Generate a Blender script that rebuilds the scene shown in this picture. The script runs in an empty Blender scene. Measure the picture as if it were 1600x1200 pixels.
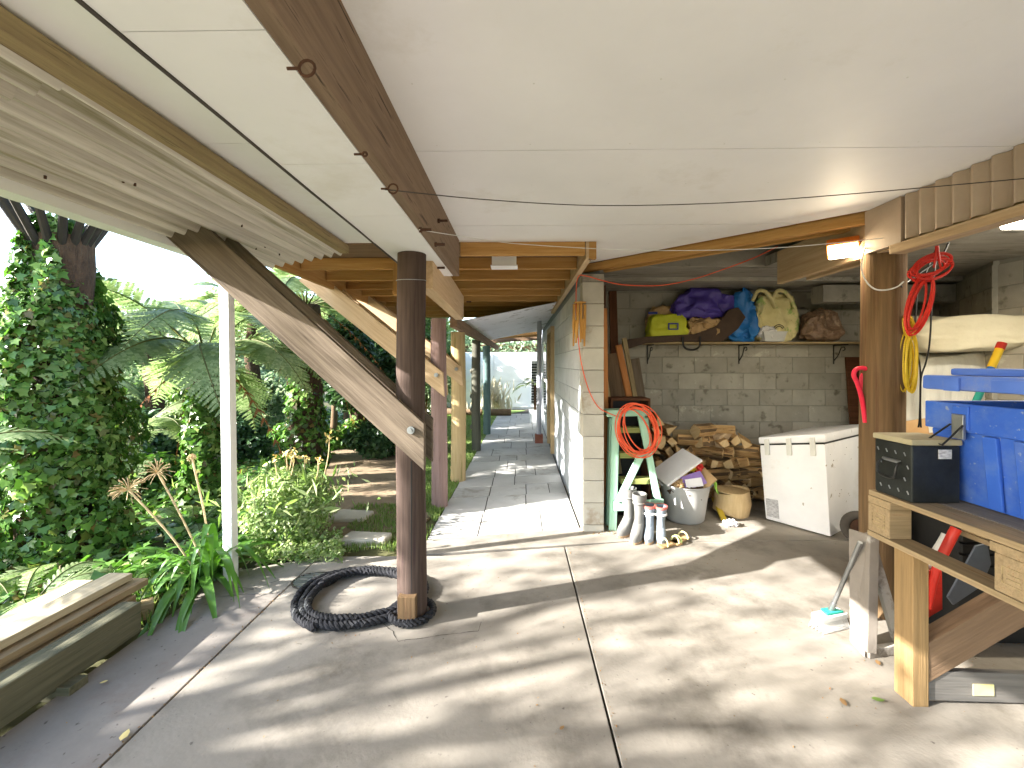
import bpy, bmesh, math, random
import numpy as np
from mathutils import Vector, Matrix, noise

R = random.Random(11)
NP = np.random.RandomState(5)
sc = bpy.context.scene
COL = sc.collection

# ------------------------------------------------------------------ camera
F, CX, HY, CAMZ, YAW = 680.0, 800.0, 568.0, 1.52, math.radians(1.0)
cam = bpy.data.cameras.new('camera'); camo = bpy.data.objects.new('camera', cam); COL.objects.link(camo)
cam.sensor_width = 36.0; cam.lens = 36.0 * F / 1600.0; cam.shift_y = -32.0 / 1600.0
cam.clip_start = 0.05; cam.clip_end = 600.0
camo.location = (0, 0, CAMZ); camo.rotation_euler = (math.radians(90), 0, YAW)
sc.camera = camo
# ------------------------------------------------------------------ sky, sun, exposure
SUN_AZ, SUN_EL = math.radians(72), math.radians(25.5)      # azimuth measured from -Y towards -X
sdir = Vector((-math.sin(SUN_AZ) * math.cos(SUN_EL), -math.cos(SUN_AZ) * math.cos(SUN_EL), math.sin(SUN_EL)))
w = bpy.data.worlds.new('World'); sc.world = w; w.use_nodes = True
nt = w.node_tree; bg = nt.nodes['Background']
sky = nt.nodes.new('ShaderNodeTexSky'); sky.sky_type = 'NISHITA'; sky.sun_disc = False
sky.sun_elevation = SUN_EL; sky.sun_rotation = math.atan2(sdir.x, sdir.y)
sky.air_density = 1.0; sky.dust_density = 1.0; sky.ozone_density = 1.0
nt.links.new(sky.outputs[0], bg.inputs[0]); bg.inputs[1].default_value = 0.14
sun = bpy.data.lights.new('sun', 'SUN'); suno = bpy.data.objects.new('sun', sun); COL.objects.link(suno)
sun.energy = 4.4; sun.angle = math.radians(0.53); sun.color = (1.0, 0.965, 0.91)
suno.rotation_euler = sdir.to_track_quat('Z', 'Y').to_euler(); suno.location = (-6, -4, 8)
vs = sc.view_settings
vs.view_transform = 'Standard'; vs.look = 'None'; vs.gamma = 1.0; vs.use_curve_mapping = False
vs.exposure = 2.85
cy = sc.cycles
cy.use_denoising = True; cy.max_bounces = 10; cy.diffuse_bounces = 6; cy.glossy_bounces = 3
cy.transmission_bounces = 6; cy.transparent_max_bounces = 8; cy.sample_clamp_indirect = 8.0; cy.caustics_reflective = False; cy.caustics_refractive = False

# ------------------------------------------------------------------ picture -> place
CS, SN = math.cos(YAW), math.sin(YAW)
def W(px, py, d):
    xc = (px - CX) / F * d
    return Vector((xc * CS - d * SN, xc * SN + d * CS, CAMZ - (py - HY) / F * d))
def WY(px, py, Y): return W(px, py, Y / ((px - CX) / F * SN + CS))
def WX(px, py, X): return W(px, py, X / ((px - CX) / F * CS - SN))
def WZ(px, py, z=0.0): return W(px, py, (CAMZ - z) * F / (py - HY))

# ------------------------------------------------------------------ materials
def lin(h):
    h = h.lstrip('#'); o = []
    for i in (0, 2, 4):
        c = int(h[i:i + 2], 16) / 255
        o.append(c / 12.92 if c < .04045 else ((c + .055) / 1.055) ** 2.4)
    return tuple(o) + (1,)
def sc3(c, k): return (c[0] * k, c[1] * k, c[2] * k, 1)
M = {}
def mk(name, c1, c2, rough=.8, scale=4.0, stretch=(1, 1, 1), bump=.15, bscale=None, spot=None, spotscale=3.0, spotlim=(.56, .66),
       metal=0, rand=.0, spot2=None, coord='Object', spec=.35, dist=.01, emit=None, estr=0, alpha=None, trans=0, coat=0):
    m = bpy.data.materials.new(name); m.use_nodes = True; M[name] = m
    t = m.node_tree; N = t.nodes; L = t.links; p = N['Principled BSDF']
    c1 = lin(c1) if isinstance(c1, str) else c1; c2 = lin(c2) if isinstance(c2, str) else c2
    tc = N.new('ShaderNodeTexCoord'); mp = N.new('ShaderNodeMapping'); mp.inputs['Scale'].default_value = stretch
    if coord == 'World':
        g = N.new('ShaderNodeNewGeometry'); L.new(g.outputs['Position'], mp.inputs['Vector'])
    else: L.new(tc.outputs[coord], mp.inputs['Vector'])
    oi = N.new('ShaderNodeObjectInfo')
    off = N.new('ShaderNodeVectorMath'); off.operation = 'ADD'
    mul = N.new('ShaderNodeMath'); mul.operation = 'MULTIPLY'; mul.inputs[1].default_value = 37.0 if coord == 'Object' else 0.0
    L.new(oi.outputs['Random'], mul.inputs[0]); L.new(mp.outputs[0], off.inputs[0]); L.new(mul.outputs[0], off.inputs[1])
    n = N.new('ShaderNodeTexNoise'); n.inputs['Scale'].default_value = scale; n.inputs['Detail'].default_value = 7; n.inputs['Roughness'].default_value = .62
    L.new(off.outputs[0], n.inputs['Vector'])
    cr = N.new('ShaderNodeValToRGB'); cr.color_ramp.elements[0].color = c1; cr.color_ramp.elements[1].color = c2
    cr.color_ramp.elements[0].position = .32; cr.color_ramp.elements[1].position = .68
    L.new(n.outputs['Fac'], cr.inputs[0]); colout = cr.outputs[0]
    if spot:
        s = lin(spot) if isinstance(spot, str) else spot
        n2 = N.new('ShaderNodeTexNoise'); n2.inputs['Scale'].default_value = spotscale; n2.inputs['Detail'].default_value = 8; n2.inputs['Roughness'].default_value = .7
        L.new(off.outputs[0], n2.inputs['Vector'])
        r2 = N.new('ShaderNodeMapRange'); r2.inputs[1].default_value = spotlim[0]; r2.inputs[2].default_value = spotlim[1]
        L.new(n2.outputs['Fac'], r2.inputs[0])
        mx = N.new('ShaderNodeMix'); mx.data_type = 'RGBA'; mx.inputs[7].default_value = s
        L.new(r2.outputs[0], mx.inputs[0]); L.new(colout, mx.inputs[6]); colout = mx.outputs[2]
    if spot2:
        n4 = N.new('ShaderNodeTexNoise'); n4.inputs['Scale'].default_value = spot2[1]; n4.inputs['Detail'].default_value = 3; L.new(off.outputs[0], n4.inputs['Vector'])
        r4 = N.new('ShaderNodeMapRange'); r4.inputs[1].default_value = spot2[2][0]; r4.inputs[2].default_value = spot2[2][1]; L.new(n4.outputs['Fac'], r4.inputs[0])
        m4 = N.new('ShaderNodeMix'); m4.data_type = 'RGBA'; m4.inputs[7].default_value = lin(spot2[0]); L.new(r4.outputs[0], m4.inputs[0]); L.new(colout, m4.inputs[6]); colout = m4.outputs[2]
    if rand:
        hs = N.new('ShaderNodeHueSaturation'); mr = N.new('ShaderNodeMapRange')
        mr.inputs[3].default_value = 1 - rand; mr.inputs[4].default_value = 1 + rand
        L.new(oi.outputs['Random'], mr.inputs[0]); L.new(mr.outputs[0], hs.inputs['Value']); L.new(colout, hs.inputs['Color']); colout = hs.outputs[0]
    L.new(colout, p.inputs['Base Color'])
    p.inputs['Roughness'].default_value = rough; p.inputs['Metallic'].default_value = metal
    p.inputs['Specular IOR Level'].default_value = spec
    if coat: p.inputs['Coat Weight'].default_value = coat
    if trans: p.inputs['Transmission Weight'].default_value = trans
    if alpha is not None: p.inputs['Alpha'].default_value = alpha
    if emit: p.inputs['Emission Color'].default_value = lin(emit); p.inputs['Emission Strength'].default_value = estr
    if bump:
        b = N.new('ShaderNodeBump'); b.inputs['Strength'].default_value = bump; b.inputs['Distance'].default_value = dist
        n3 = N.new('ShaderNodeTexNoise'); n3.inputs['Scale'].default_value = bscale or scale * 6; n3.inputs['Detail'].default_value = 5
        L.new(off.outputs[0], n3.inputs['Vector']); L.new(n3.outputs['Fac'], b.inputs['Height']); L.new(b.outputs[0], p.inputs['Normal'])
    return m
def wood(name, c1, c2, rough=.88, rand=.12, spot=None, **k):      # grain along local X
    kw = dict(scale=3.0, stretch=(.7, 14, 14), bump=.6, bscale=7, dist=.005, spec=.2); kw.update(k)
    return mk(name, c1, c2, rough=rough, rand=rand, spot=spot, spotscale=k.get('spotscale', 1.6), **{a: b for a, b in kw.items() if a != 'spotscale'})
def leafmat(name, cols, rough=.45, tr=.35):
    m = bpy.data.materials.new(name); m.use_nodes = True; M[name] = m
    t = m.node_tree; N = t.nodes; L = t.links; p = N['Principled BSDF']; out = N['Material Output']
    g = N.new('ShaderNodeNewGeometry'); cr = N.new('ShaderNodeValToRGB')
    el = cr.color_ramp.elements
    while len(el) < len(cols): el.new(.5)
    for i, c in enumerate(cols): el[i].position = i / (len(cols) - 1); el[i].color = c
    L.new(g.outputs['Random Per Island'], cr.inputs[0]); L.new(cr.outputs[0], p.inputs['Base Color'])
    p.inputs['Roughness'].default_value = rough; p.inputs['Specular IOR Level'].default_value = .4
    tl = N.new('ShaderNodeBsdfTranslucent'); hs = N.new('ShaderNodeHueSaturation'); hs.inputs['Value'].default_value = 1.5; hs.inputs['Saturation'].default_value = 1.15
    L.new(cr.outputs[0], hs.inputs['Color']); L.new(hs.outputs[0], tl.inputs['Color'])
    mx = N.new('ShaderNodeMixShader'); mx.inputs[0].default_value = tr
    L.new(p.outputs[0], mx.inputs[1]); L.new(tl.outputs[0], mx.inputs[2]); L.new(mx.outputs[0], out.inputs['Surface'])
    return m

mk('concrete', '#79736a', '#979085', .88, 1.1, bump=.35, bscale=55, spot='#5f594f', spotscale=1.7, spotlim=(.5, .72), coord='World', dist=.004, spot2=('#5e5951', 34, (.68, .76)))
mk('concrete_pink', '#756e67', '#8c857d', .88, 1.6, spot2=('#565049', 34, (.66, .74)), bump=.4, bscale=50, spot='#776459', spotscale=1.5, spotlim=(.52, .72), coord='World', dist=.003)
mk('gap', '#2c2822', '#3a352d', .95, 6, coord='World')
mk('earth', '#4a4a2c', '#5c5a38', .95, 2.5, bump=.6, bscale=20, spot='#5a4a34', spotscale=1.2, spotlim=(.55, .65), coord='World', dist=.02)
mk('dirt', '#75644e', '#8d7b63', .95, 2.5, bump=.6, bscale=22, spot='#5c4d3b', coord='World', dist=.015)
mk('lawn', '#5f7a38', '#84984f', .95, 3.5, bump=.6, bscale=30, spot='#8a8a58', spotscale=1.3, coord='World', dist=.02)
mk('paver', '#a9a7a3', '#bcbab6', .85, 2.0, bump=.3, bscale=40, rand=.09, spot='#98948d', dist=.003)
mk('white_paint', '#dfdfe0', '#e9e9ea', .6, 1.2, bump=.05, bscale=6, spot='#c9c5ba', spotscale=.9, spotlim=(.55, .8), coord='World', dist=.004)
mk('white_clean', '#e9e9e6', '#f0f0ee', .5, 3, bump=.05)
wood('brown_beam', '#6c5b4b', '#897562', spot='#3e332a', spotscale=3.0, spotlim=(.58, .66))
wood('pine', '#a0753f', '#b68e58', spot='#8a5f2d', spotscale=1.3, spotlim=(.64, .7))
wood('pine_pale', '#b39877', '#c8ae8d')
wood('grey_timber', '#554a3f', '#74685a', spot='#3d352d', spotscale=2.0)
wood('plank_pale', '#9c8e74', '#b9ab90', spot='#80745f')
wood('old_board', '#8d7a5e', '#a8966f', spot='#5e5140', spotscale=2.5)
wood('dark_board', '#4b2f1f', '#603e2a')
wood('orange_board', '#a4683a', '#bb8150')
wood('mossy_timber', '#4d4c3c', '#66624f', spot='#3b4330', spotscale=2.0)
wood('pallet', '#7c6b51', '#9c886a', spot='#83684a', spotscale=3.0)
wood('pallet_top', '#6c655c', '#80776c', spot='#4f4a44')
wood('leg_timber', '#7a6444', '#957a55', spot='#8a6b40', spotscale=1.2)
wood('brace_timber', '#6c5845', '#836b54', spot='#5a4634')
wood('grey_board', '#5f5c58', '#74706b', spot='#6b6864')
wood('green_paint', '#8bb59c', '#a6cab4', spot='#6f8f76', spotscale=4, spotlim=(.62, .7))
wood('olive_tread', '#868a4e', '#9a9c62')
PV = dict(stretch=(14, 14, .6))
wood('post_mauve', '#3a2f2a', '#52443d', spot='#38292a', **PV)
wood('post_brown', '#584631', '#735c42', spot='#5b4230', **PV)
wood('post_pink', '#75605b', '#8c756f', spot='#5d4843', **PV)
wood('post_tan', '#a08962', '#b59e76', spot='#6f6b3a', **PV)
wood('post_dark', '#4b4a41', '#5d5c51', **PV)
wood('post_teal', '#4c6060', '#5f7472', **PV)
mk('iron', '#a0978a', '#dfd9ce', .5, 1.6, (24, .35, 1), bump=.1, spot='#7d7853', spotscale=1.3, spotlim=(.52, .7), coord='World')  # pale and dark streaks paint the light banding and dirt along the ridges
mk('iron_lav', '#dddbe3', '#e6e4ec', .6, 2.0, bump=.08, coord='World', spot='#a09ba0')
mk('iron_tan', '#a8937f', '#bca894', .6, 3.0, bump=.1, coord='World')
mk('block_grey', '#8a867c', '#a09b90', .92, 3, bump=.5, bscale=60, rand=.1, spot='#bdb8ab', spotscale=2.2, spotlim=(.6, .68), spot2=('#6b665c', 9, (.6, .72)), dist=.004)
mk('block_cream', '#aba79d', '#bebab0', .92, 3, bump=.5, bscale=60, rand=.05, spot='#978b7b', spotscale=2.0, dist=.004)
mk('block_blue', '#adb1b6', '#bfc3c7', .7, 2.0, bump=.3, bscale=50, rand=.04, spot='#9da1a6', dist=.003)
mk('mortar', '#7d7a72', '#8b887f', .95, 12, coord='World')
mk('mortar_blue', '#7f858c', '#8b9197', .95, 12, coord='World')
mk('slab_concrete', '#86827a', '#a19c92', .95, 2.5, (1, 5, 1), bump=.5, bscale=30, spot='#5f5c56', spotscale=2.2, coord='World', dist=.01)
mk('rope_black', '#131315', '#26262b', .8, 12, bump=.5, bscale=70, spot='#6e6e6c', spotscale=3.2, spotlim=(.6, .68), coord='World')
mk('orange_cord', '#d8502f', '#e46440', .45, 8, bump=0)
mk('red_cord', '#c2281f', '#d6382d', .45, 8, bump=0)
mk('pink_hose', '#d6203c', '#e23650', .4, 8, bump=0)
mk('yellow_hose', '#b99a18', '#cdb02a', .45, 20, bump=0)
mk('black_plastic', '#141414', '#1f1f1f', .5, 8, bump=.05)
mk('black_metal', '#2b2d2c', '#3b3d3b', .38, 8, bump=.08, metal=.6)
mk('dust_top', '#8f866a', '#a0977c', .8, 6)
mk('steel', '#8f9192', '#a3a5a6', .4, 8, metal=.9)
mk('rust', '#3a2a22', '#54392a', .8, 12, metal=.3)
mk('blue_bin', '#2a52ae', '#3560bc', .5, 5, bump=.04, spot='#5d76b0', spotscale=3.5, spotlim=(.52, .75), spot2=('#7d8aa8', 40, (.66, .72)))
mk('blue_lid', '#4567bd', '#5878c8', .45, 5, bump=.04, spot='#8d8fa6', spotscale=2.0, spotlim=(.58, .8))
mk('dark_patch', '#33334a', '#40405a', .6, 8)
mk('enamel', '#e3e4e8', '#eeeef1', .3, 4, bump=.03, spot='#c6c3bd', spotscale=2.0, spotlim=(.55, .8), spot2=('#a8a297', 16, (.69, .73)))
mk('hinge', '#cfd0cc', '#dcdcd8', .4, 8)
mk('print_grey', '#8e8e92', '#cfcfd2', .6, 40, (1, 1, 3), bump=0)
mk('rubber', '#3a3632', '#4c4741', .85, 9, bump=.2)
mk('boot_grey', '#6c6b68', '#807f7c', .5, 7, bump=.08)
mk('boot_blue', '#77808a', '#8a939d', .5, 7, bump=.08)
mk('boot_red', '#c0625a', '#cf786e', .5, 7)
mk('boot_white', '#dddcd9', '#e8e7e4', .5, 7)
mk('boot_sole', '#9a7f62', '#ad9274', .8, 9)
mk('tub_grey', '#a5a4a2', '#b3b2b0', .45, 4, bump=.03)
mk('card', '#a98b63', '#bb9d74', .85, 4, bump=.1)
mk('paper_white', '#dcdadd', '#e8e6e8', .6, 6)
mk('paper_purple', '#7d62a8', '#8f74b8', .5, 6)
mk('paper_red', '#c92c2a', '#d83d38', .5, 6)
mk('paper_yellow', '#d6b62a', '#e0c440', .5, 6)
mk('bag_green', '#7fae3e', '#95c152', .5, 5, bump=.1)
mk('lime_bag', '#aab124', '#bfc437', .6, 5, bump=.2, bscale=12)
mk('navy', '#2c3572', '#37418a', .6, 6)
mk('purple_tarp', '#3c2f80', '#4f409a', .4, 4, bump=.5, bscale=9, dist=.03)
mk('blue_bag', '#1f63a8', '#2f78bf', .4, 4, bump=.4, bscale=9, dist=.03)
mk('cream_bag', '#c9bd86', '#d8cd9a', .6, 4, bump=.3, bscale=9, spot='#9fb56a', spotscale=2.6, spotlim=(.56, .6), dist=.02)
mk('brown_case', '#3a2c22', '#4a392d', .75, 8, bump=.2)
mk('clear_tub', '#c9cbcb', '#d8d9d9', .25, 8, alpha=.8)
mk('sack', '#6d5645', '#8a715c', .35, 14, bump=.8, bscale=30, spot='#a8957f', spotscale=16, dist=.02)
mk('bark', '#5d4a36', '#7a644b', .95, 7, bump=.8, bscale=20, dist=.01)
mk('firewood', '#967549', '#bf9d6e', .85, 6, (1, 6, 6), bump=.4, rand=.25, spot='#5f4429', spotscale=2.2, spotlim=(.54, .6))
mk('log_end', '#c3a67a', '#d6bc90', .85, 5, (8, 8, 1), bump=.3)
mk('sheet_cream', '#b9b29c', '#c9c3ae', .85, 3, (1, 1, 1), bump=.6, bscale=7, dist=.04)
mk('sheet_white', '#c5c3bc', '#d3d1ca', .85, 3, (3, 3, .5), bump=.6, bscale=5, dist=.04)
mk('red_metal', '#c22a1e', '#d13a2b', .4, 6, bump=.04, spot='#7e1d16', spotscale=2)
mk('slate_plastic', '#555c66', '#646b75', .5, 6)
mk('teal', '#2aa08e', '#3cb3a0', .45, 6)
mk('blue_pole', '#1f5aa8', '#2c6abb', .4, 6)
mk('yellow_plastic', '#d8ae1c', '#e4bd30', .4, 6)
mk('bristle', '#d9d9d6', '#e9e9e7', .7, 20)
mk('bamboo', '#a97a37', '#c2924b', .6, 5, (5, 5, 1), bump=.15, rand=.1)
mk('wedge', '#6f6860', '#857d74', .9, 3, bump=.4, spot='#a8a49d', spotscale=2.5, spotlim=(.53, .6))
mk('lamp_glass', '#ffffff', '#ffffff', .3, 3, bump=0, emit='#fff0d0', estr=5)
mk('tube_glow', '#ffffff', '#ffffff', .3, 3, bump=0, emit='#fff6e0', estr=7)
mk('orange_housing', '#c46a22', '#d27a30', .5, 6)
mk('yellow_paint', '#c2a42c', '#d0b440', .7, 4)
mk('sand_pipe', '#9ea0aa', '#adafb8', .5, 4)
mk('terracotta', '#7d4a3c', '#8f5b4b', .9, 6)
mk('casing', '#a58d67', '#b59d78', .7, 4)
mk('glass_dark', '#2f353a', '#3b4147', .12, 3, bump=0, spec=.8)
mk('stone', '#a79f90', '#bbb3a4', .9, 4, bump=.5, coord='World', dist=.01)
mk('trunk_fibre', '#3a2c20', '#5a4533', .98, 9, (3, 3, 1), bump=1.0, bscale=30, coord='World', dist=.03)
mk('stipe', '#15120f', '#28211a', .6, 9, (1, 1, 1), bump=.1)
mk('rachis', '#4a4c22', '#5f6130', .6, 6, bump=0)
mk('dead_stalk', '#b29a72', '#c6ae86', .85, 8, bump=0)
mk('dead_frond', '#7b4a2c', '#96603c', .9, 6, bump=0)
mk('petal', '#d8c27a', '#e2cf90', .7, 6, bump=0)
leafmat('ivy_leaf', [(.18, .13, .05, 1), (.06, .125, .025, 1), (.055, .12, .024, 1), (.075, .16, .034, 1), (.09, .19, .04, 1), (.10, .21, .045, 1), (.13, .25, .055, 1), (.17, .29, .07, 1), (.28, .38, .12, 1)], .25, .3)
leafmat('fern_leaf', [(.13, .19, .075, 1), (.20, .265, .115, 1), (.29, .35, .18, 1)], .45, .45)
leafmat('tree_leaf', [(.06, .11, .03, 1), (.10, .18, .05, 1), (.16, .24, .08, 1), (.26, .32, .11, 1)], .45, .4)
leafmat('dark_leaf', [(.02, .05, .018, 1), (.04, .085, .03, 1), (.075, .13, .05, 1)], .35, .3)
leafmat('haze_tint_leaf', [(.16, .24, .12, 1), (.24, .32, .18, 1), (.34, .4, .24, 1)], .6, .45)  # bright haze of the far garden is mixed into these paler leaf colours
leafmat('bush_leaf', [(.12, .21, .05, 1), (.2, .29, .08, 1), (.28, .36, .14, 1), (.36, .4, .22, 1)], .45, .35)
leafmat('strap_leaf', [(.045, .12, .02, 1), (.08, .19, .03, 1), (.13, .24, .05, 1)], .3, .25)
leafmat('grass_leaf', [(.10, .17, .04, 1), (.16, .24, .06, 1), (.25, .28, .11, 1)], .6, .35)
leafmat('pampas', [(.42, .39, .28, 1), (.55, .5, .38, 1)], .7, .35)
leafmat('litter_leaf', [(.22, .11, .04, 1), (.3, .19, .08, 1), (.16, .1, .05, 1)], .7, .15)
leafmat('green_leaf', [(.16, .25, .06, 1), (.2, .3, .08, 1)], .5, .3)

# ------------------------------------------------------------------ mesh helpers
WM = {}
class MB:
    def __init__(s): s.v = []; s.f = []; s.mi = []
    def add(s, vs, fs, mi=0):
        o = len(s.v); s.v += [tuple(v) for v in vs]
        for f in fs: s.f.append(tuple(i + o for i in f)); s.mi.append(mi)
    def box(s, a, b, mi=0, mat=None):
        (x0, y0, z0), (x1, y1, z1) = a, b
        vs = [Vector(p) for p in ((x0, y0, z0), (x1, y0, z0), (x1, y1, z0), (x0, y1, z0), (x0, y0, z1), (x1, y0, z1), (x1, y1, z1), (x0, y1, z1))]
        if mat is not None: vs = [mat @ v for v in vs]
        s.add(vs, [(0, 3, 2, 1), (4, 5, 6, 7), (0, 1, 5, 4), (1, 2, 6, 5), (2, 3, 7, 6), (3, 0, 4, 7)], mi)
    def prism(s, poly, axis, a, b, mi=0):
        n = len(poly)
        def P(u, v, t):
            return {'x': (t, u, v), 'y': (u, t, v), 'z': (u, v, t)}[axis]
        vs = [P(u, v, a) for u, v in poly] + [P(u, v, b) for u, v in poly]
        s.add(vs, [tuple(range(n)), tuple(range(2 * n - 1, n - 1, -1))] + [(i, n + i, n + (i + 1) % n, (i + 1) % n) for i in range(n)], mi)
    def tube(s, pts, r, sides=8, mi=0, caps=True, closed=False):
        pts = [Vector(p) for p in pts]; n = len(pts)
        rs = r if isinstance(r, (list, tuple)) else [r] * n
        ring = []; up = None
        for i in range(n):
            if closed: t = pts[(i + 1) % n] - pts[i - 1]
            else: t = pts[min(i + 1, n - 1)] - pts[max(i - 1, 0)]
            t.normalize()
            if up is None:
                up = Vector((0, 0, 1)) if abs(t.z) < .9 else Vector((1, 0, 0))
            a = up - t * up.dot(t)
            if a.length < 1e-5: a = t.orthogonal()
            a.normalize(); b = t.cross(a); up = a
            ring.append([pts[i] + (a * math.cos(2 * math.pi * k / sides) + b * math.sin(2 * math.pi * k / sides)) * rs[i] for k in range(sides)])
        vs = [p for rr in ring for p in rr]; fs = []
        for i in range(n if closed else n - 1):
            j = (i + 1) % n
            for k in range(sides):
                l = (k + 1) % sides
                fs.append((i * sides + k, i * sides + l, j * sides + l, j * sides + k))
        if caps and not closed:
            fs.append(tuple(range(sides - 1, -1, -1))); fs.append(tuple((n - 1) * sides + k for k in range(sides)))
        s.add(vs, fs, mi)
    def lathe(s, prof, c=(0, 0, 0), seg=24, mi=0, sx=1, sy=1):
        n = len(prof); vs = []
        for k in range(seg):
            a = 2 * math.pi * k / seg
            for r, z in prof: vs.append((c[0] + r * math.cos(a) * sx, c[1] + r * math.sin(a) * sy, c[2] + z))
        fs = [(k * n + i, ((k + 1) % seg) * n + i, ((k + 1) % seg) * n + i + 1, k * n + i + 1) for k in range(seg) for i in range(n - 1)]
        s.add(vs, fs, mi)
def setup(o, parent, world):
    COL.objects.link(o); WM[o.name] = world
    if parent is not None:
        o.parent = parent; o.matrix_local = WM[parent.name].inverted() @ world
    else: o.matrix_world = world
    return o
def obj(name, mb, mat, parent=None, smooth=False, bevel=0, world=None, mats=None):
    me = bpy.data.meshes.new(name); me.from_pydata(mb.v, [], mb.f)
    for mm in (mats or [mat]): me.materials.append(M[mm])
    if mats: me.polygons.foreach_set('material_index', mb.mi)
    bm = bmesh.new(); bm.from_mesh(me)
    bmesh.ops.recalc_face_normals(bm, faces=bm.faces)
    if bevel:
        bmesh.ops.bevel(bm, geom=[e for e in bm.edges if len(e.link_faces) == 2 and e.calc_face_angle(0) > .5], offset=bevel, segments=2, affect='EDGES', profile=.6)
    bm.to_mesh(me); bm.free()
    if smooth:
        me.shade_smooth()
        try: me.set_sharp_from_angle(angle=math.radians(40))
        except Exception: pass
    me.update()
    return setup(bpy.data.objects.new(name, me), parent, world or Matrix.Identity(4))
def tag(o, label=None, cat=None, group=None, kind=None):
    if label: o['label'] = label
    if cat: o['category'] = cat
    if group: o['group'] = group
    if kind: o['kind'] = kind
    return o
def thing(name, label, cat, loc=(0, 0, 0), group=None, rotz=0):
    o = bpy.data.objects.new(name, None); o.empty_display_size = .1
    setup(o, None, Matrix.Translation(Vector(loc)) @ Matrix.Rotation(rotz, 4, 'Z'))
    return tag(o, label, cat, group)
def struct(name): 
    o = bpy.data.objects.new(name, None); setup(o, None, Matrix.Identity(4)); o['kind'] = 'structure'; return o
def beam(name, p0, p1, wd, ht, mat, parent=None, up=(0, 0, 1), bevel=.004, cut=None):
    """timber from p0 to p1; wd across, ht along 'up'; grain runs along local X"""
    p0, p1 = Vector(p0), Vector(p1); x = (p1 - p0); L = x.length; x.normalize()
    z = Vector(up); z = (z - x * z.dot(x)).normalized(); y = z.cross(x)
    mw = Matrix(((x.x, y.x, z.x, p0.x), (x.y, y.y, z.y, p0.y), (x.z, y.z, z.z, p0.z), (0, 0, 0, 1)))
    m = MB(); n = 1
    m.box((0, -wd / 2, -ht / 2), (L, wd / 2, ht / 2))
    if cut:                                                   # vertical end cuts (for braces): shear the ends
        a0, a1 = cut
        m.v = [(v[0] + (a0 if v[0] < L / 2 else a1) * v[2], v[1], v[2]) for v in m.v]
    return obj(name, m, mat, parent, bevel=bevel, world=mw)
def meshnp(name, V, Fq, mat, parent=None, smooth=False, kind=None, mats=None, mi=None, link=True, world=None):
    me = bpy.data.meshes.new(name); V = np.asarray(V, dtype=np.float32); k = Fq.shape[1]
    me.vertices.add(len(V)); me.vertices.foreach_set('co', V.ravel())
    me.loops.add(Fq.size); me.loops.foreach_set('vertex_index', Fq.ravel().astype(np.int32))
    me.polygons.add(len(Fq)); me.polygons.foreach_set('loop_start', np.arange(0, Fq.size, k, dtype=np.int32))
    for mm in (mats or [mat]): me.materials.append(M[mm])
    if mi is not None: me.polygons.foreach_set('material_index', np.asarray(mi, dtype=np.int32))
    me.update(calc_edges=True); me.validate()
    if smooth: me.shade_smooth()
    if not link: return me
    o = setup(bpy.data.objects.new(name, me), parent, world or Matrix.Identity(4))
    if kind: o['kind'] = kind
    return o
# leaf templates: vertices (x along leaf, y across, z lift) and triangles
def fan(outline): return np.array(outline, float), np.array([(0, i, i + 1) for i in range(1, len(outline) - 1)])
IVY = fan([(0, 0, 0), (.05, -.28, .02), (-.18, -.5, -.04), (.2, -.42, 0), (.42, -.55, -.06), (.55, -.25, .02), (1, 0, -.12), (.55, .25, .02), (.42, .55, -.06), (.2, .42, 0), (-.18, .5, -.04), (.05, .28, .02)])
OVAL = fan([(0, 0, 0), (.3, -.24, .03), (.7, -.2, .02), (1, 0, -.08), (.7, .2, .02), (.3, .24, .03)])
SLIM = fan([(0, 0, 0), (.4, -.1, .02), (1, 0, -.1), (.4, .1, .02)])
def leaves(name, pts, nor, smin, smax, tmpl, mat, parent=None, jitter=.6, droop=.4, kind='stuff'):
    pts = np.asarray(pts, float); n = len(pts); tv, tf = tmpl
    nor = np.asarray(nor, float) + NP.normal(0, jitter, (n, 3)); nor /= np.linalg.norm(nor, axis=1)[:, None] + 1e-9
    d = NP.normal(0, 1, (n, 3)); d[:, 2] -= droop * 2
    d -= nor * (d * nor).sum(1)[:, None]; d /= np.linalg.norm(d, axis=1)[:, None] + 1e-9
    s = np.cross(nor, d); sz = NP.uniform(smin, smax, n)[:, None, None]
    Vv = pts[:, None, :] + sz * (tv[None, :, 0:1] * d[:, None, :] + tv[None, :, 1:2] * s[:, None, :] + tv[None, :, 2:3] * nor[:, None, :])
    Ff = (tf[None] + (np.arange(n) * len(tv))[:, None, None]).reshape(-1, 3)
    return meshnp(name, Vv.reshape(-1, 3), Ff, mat, parent, kind=kind)
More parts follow.
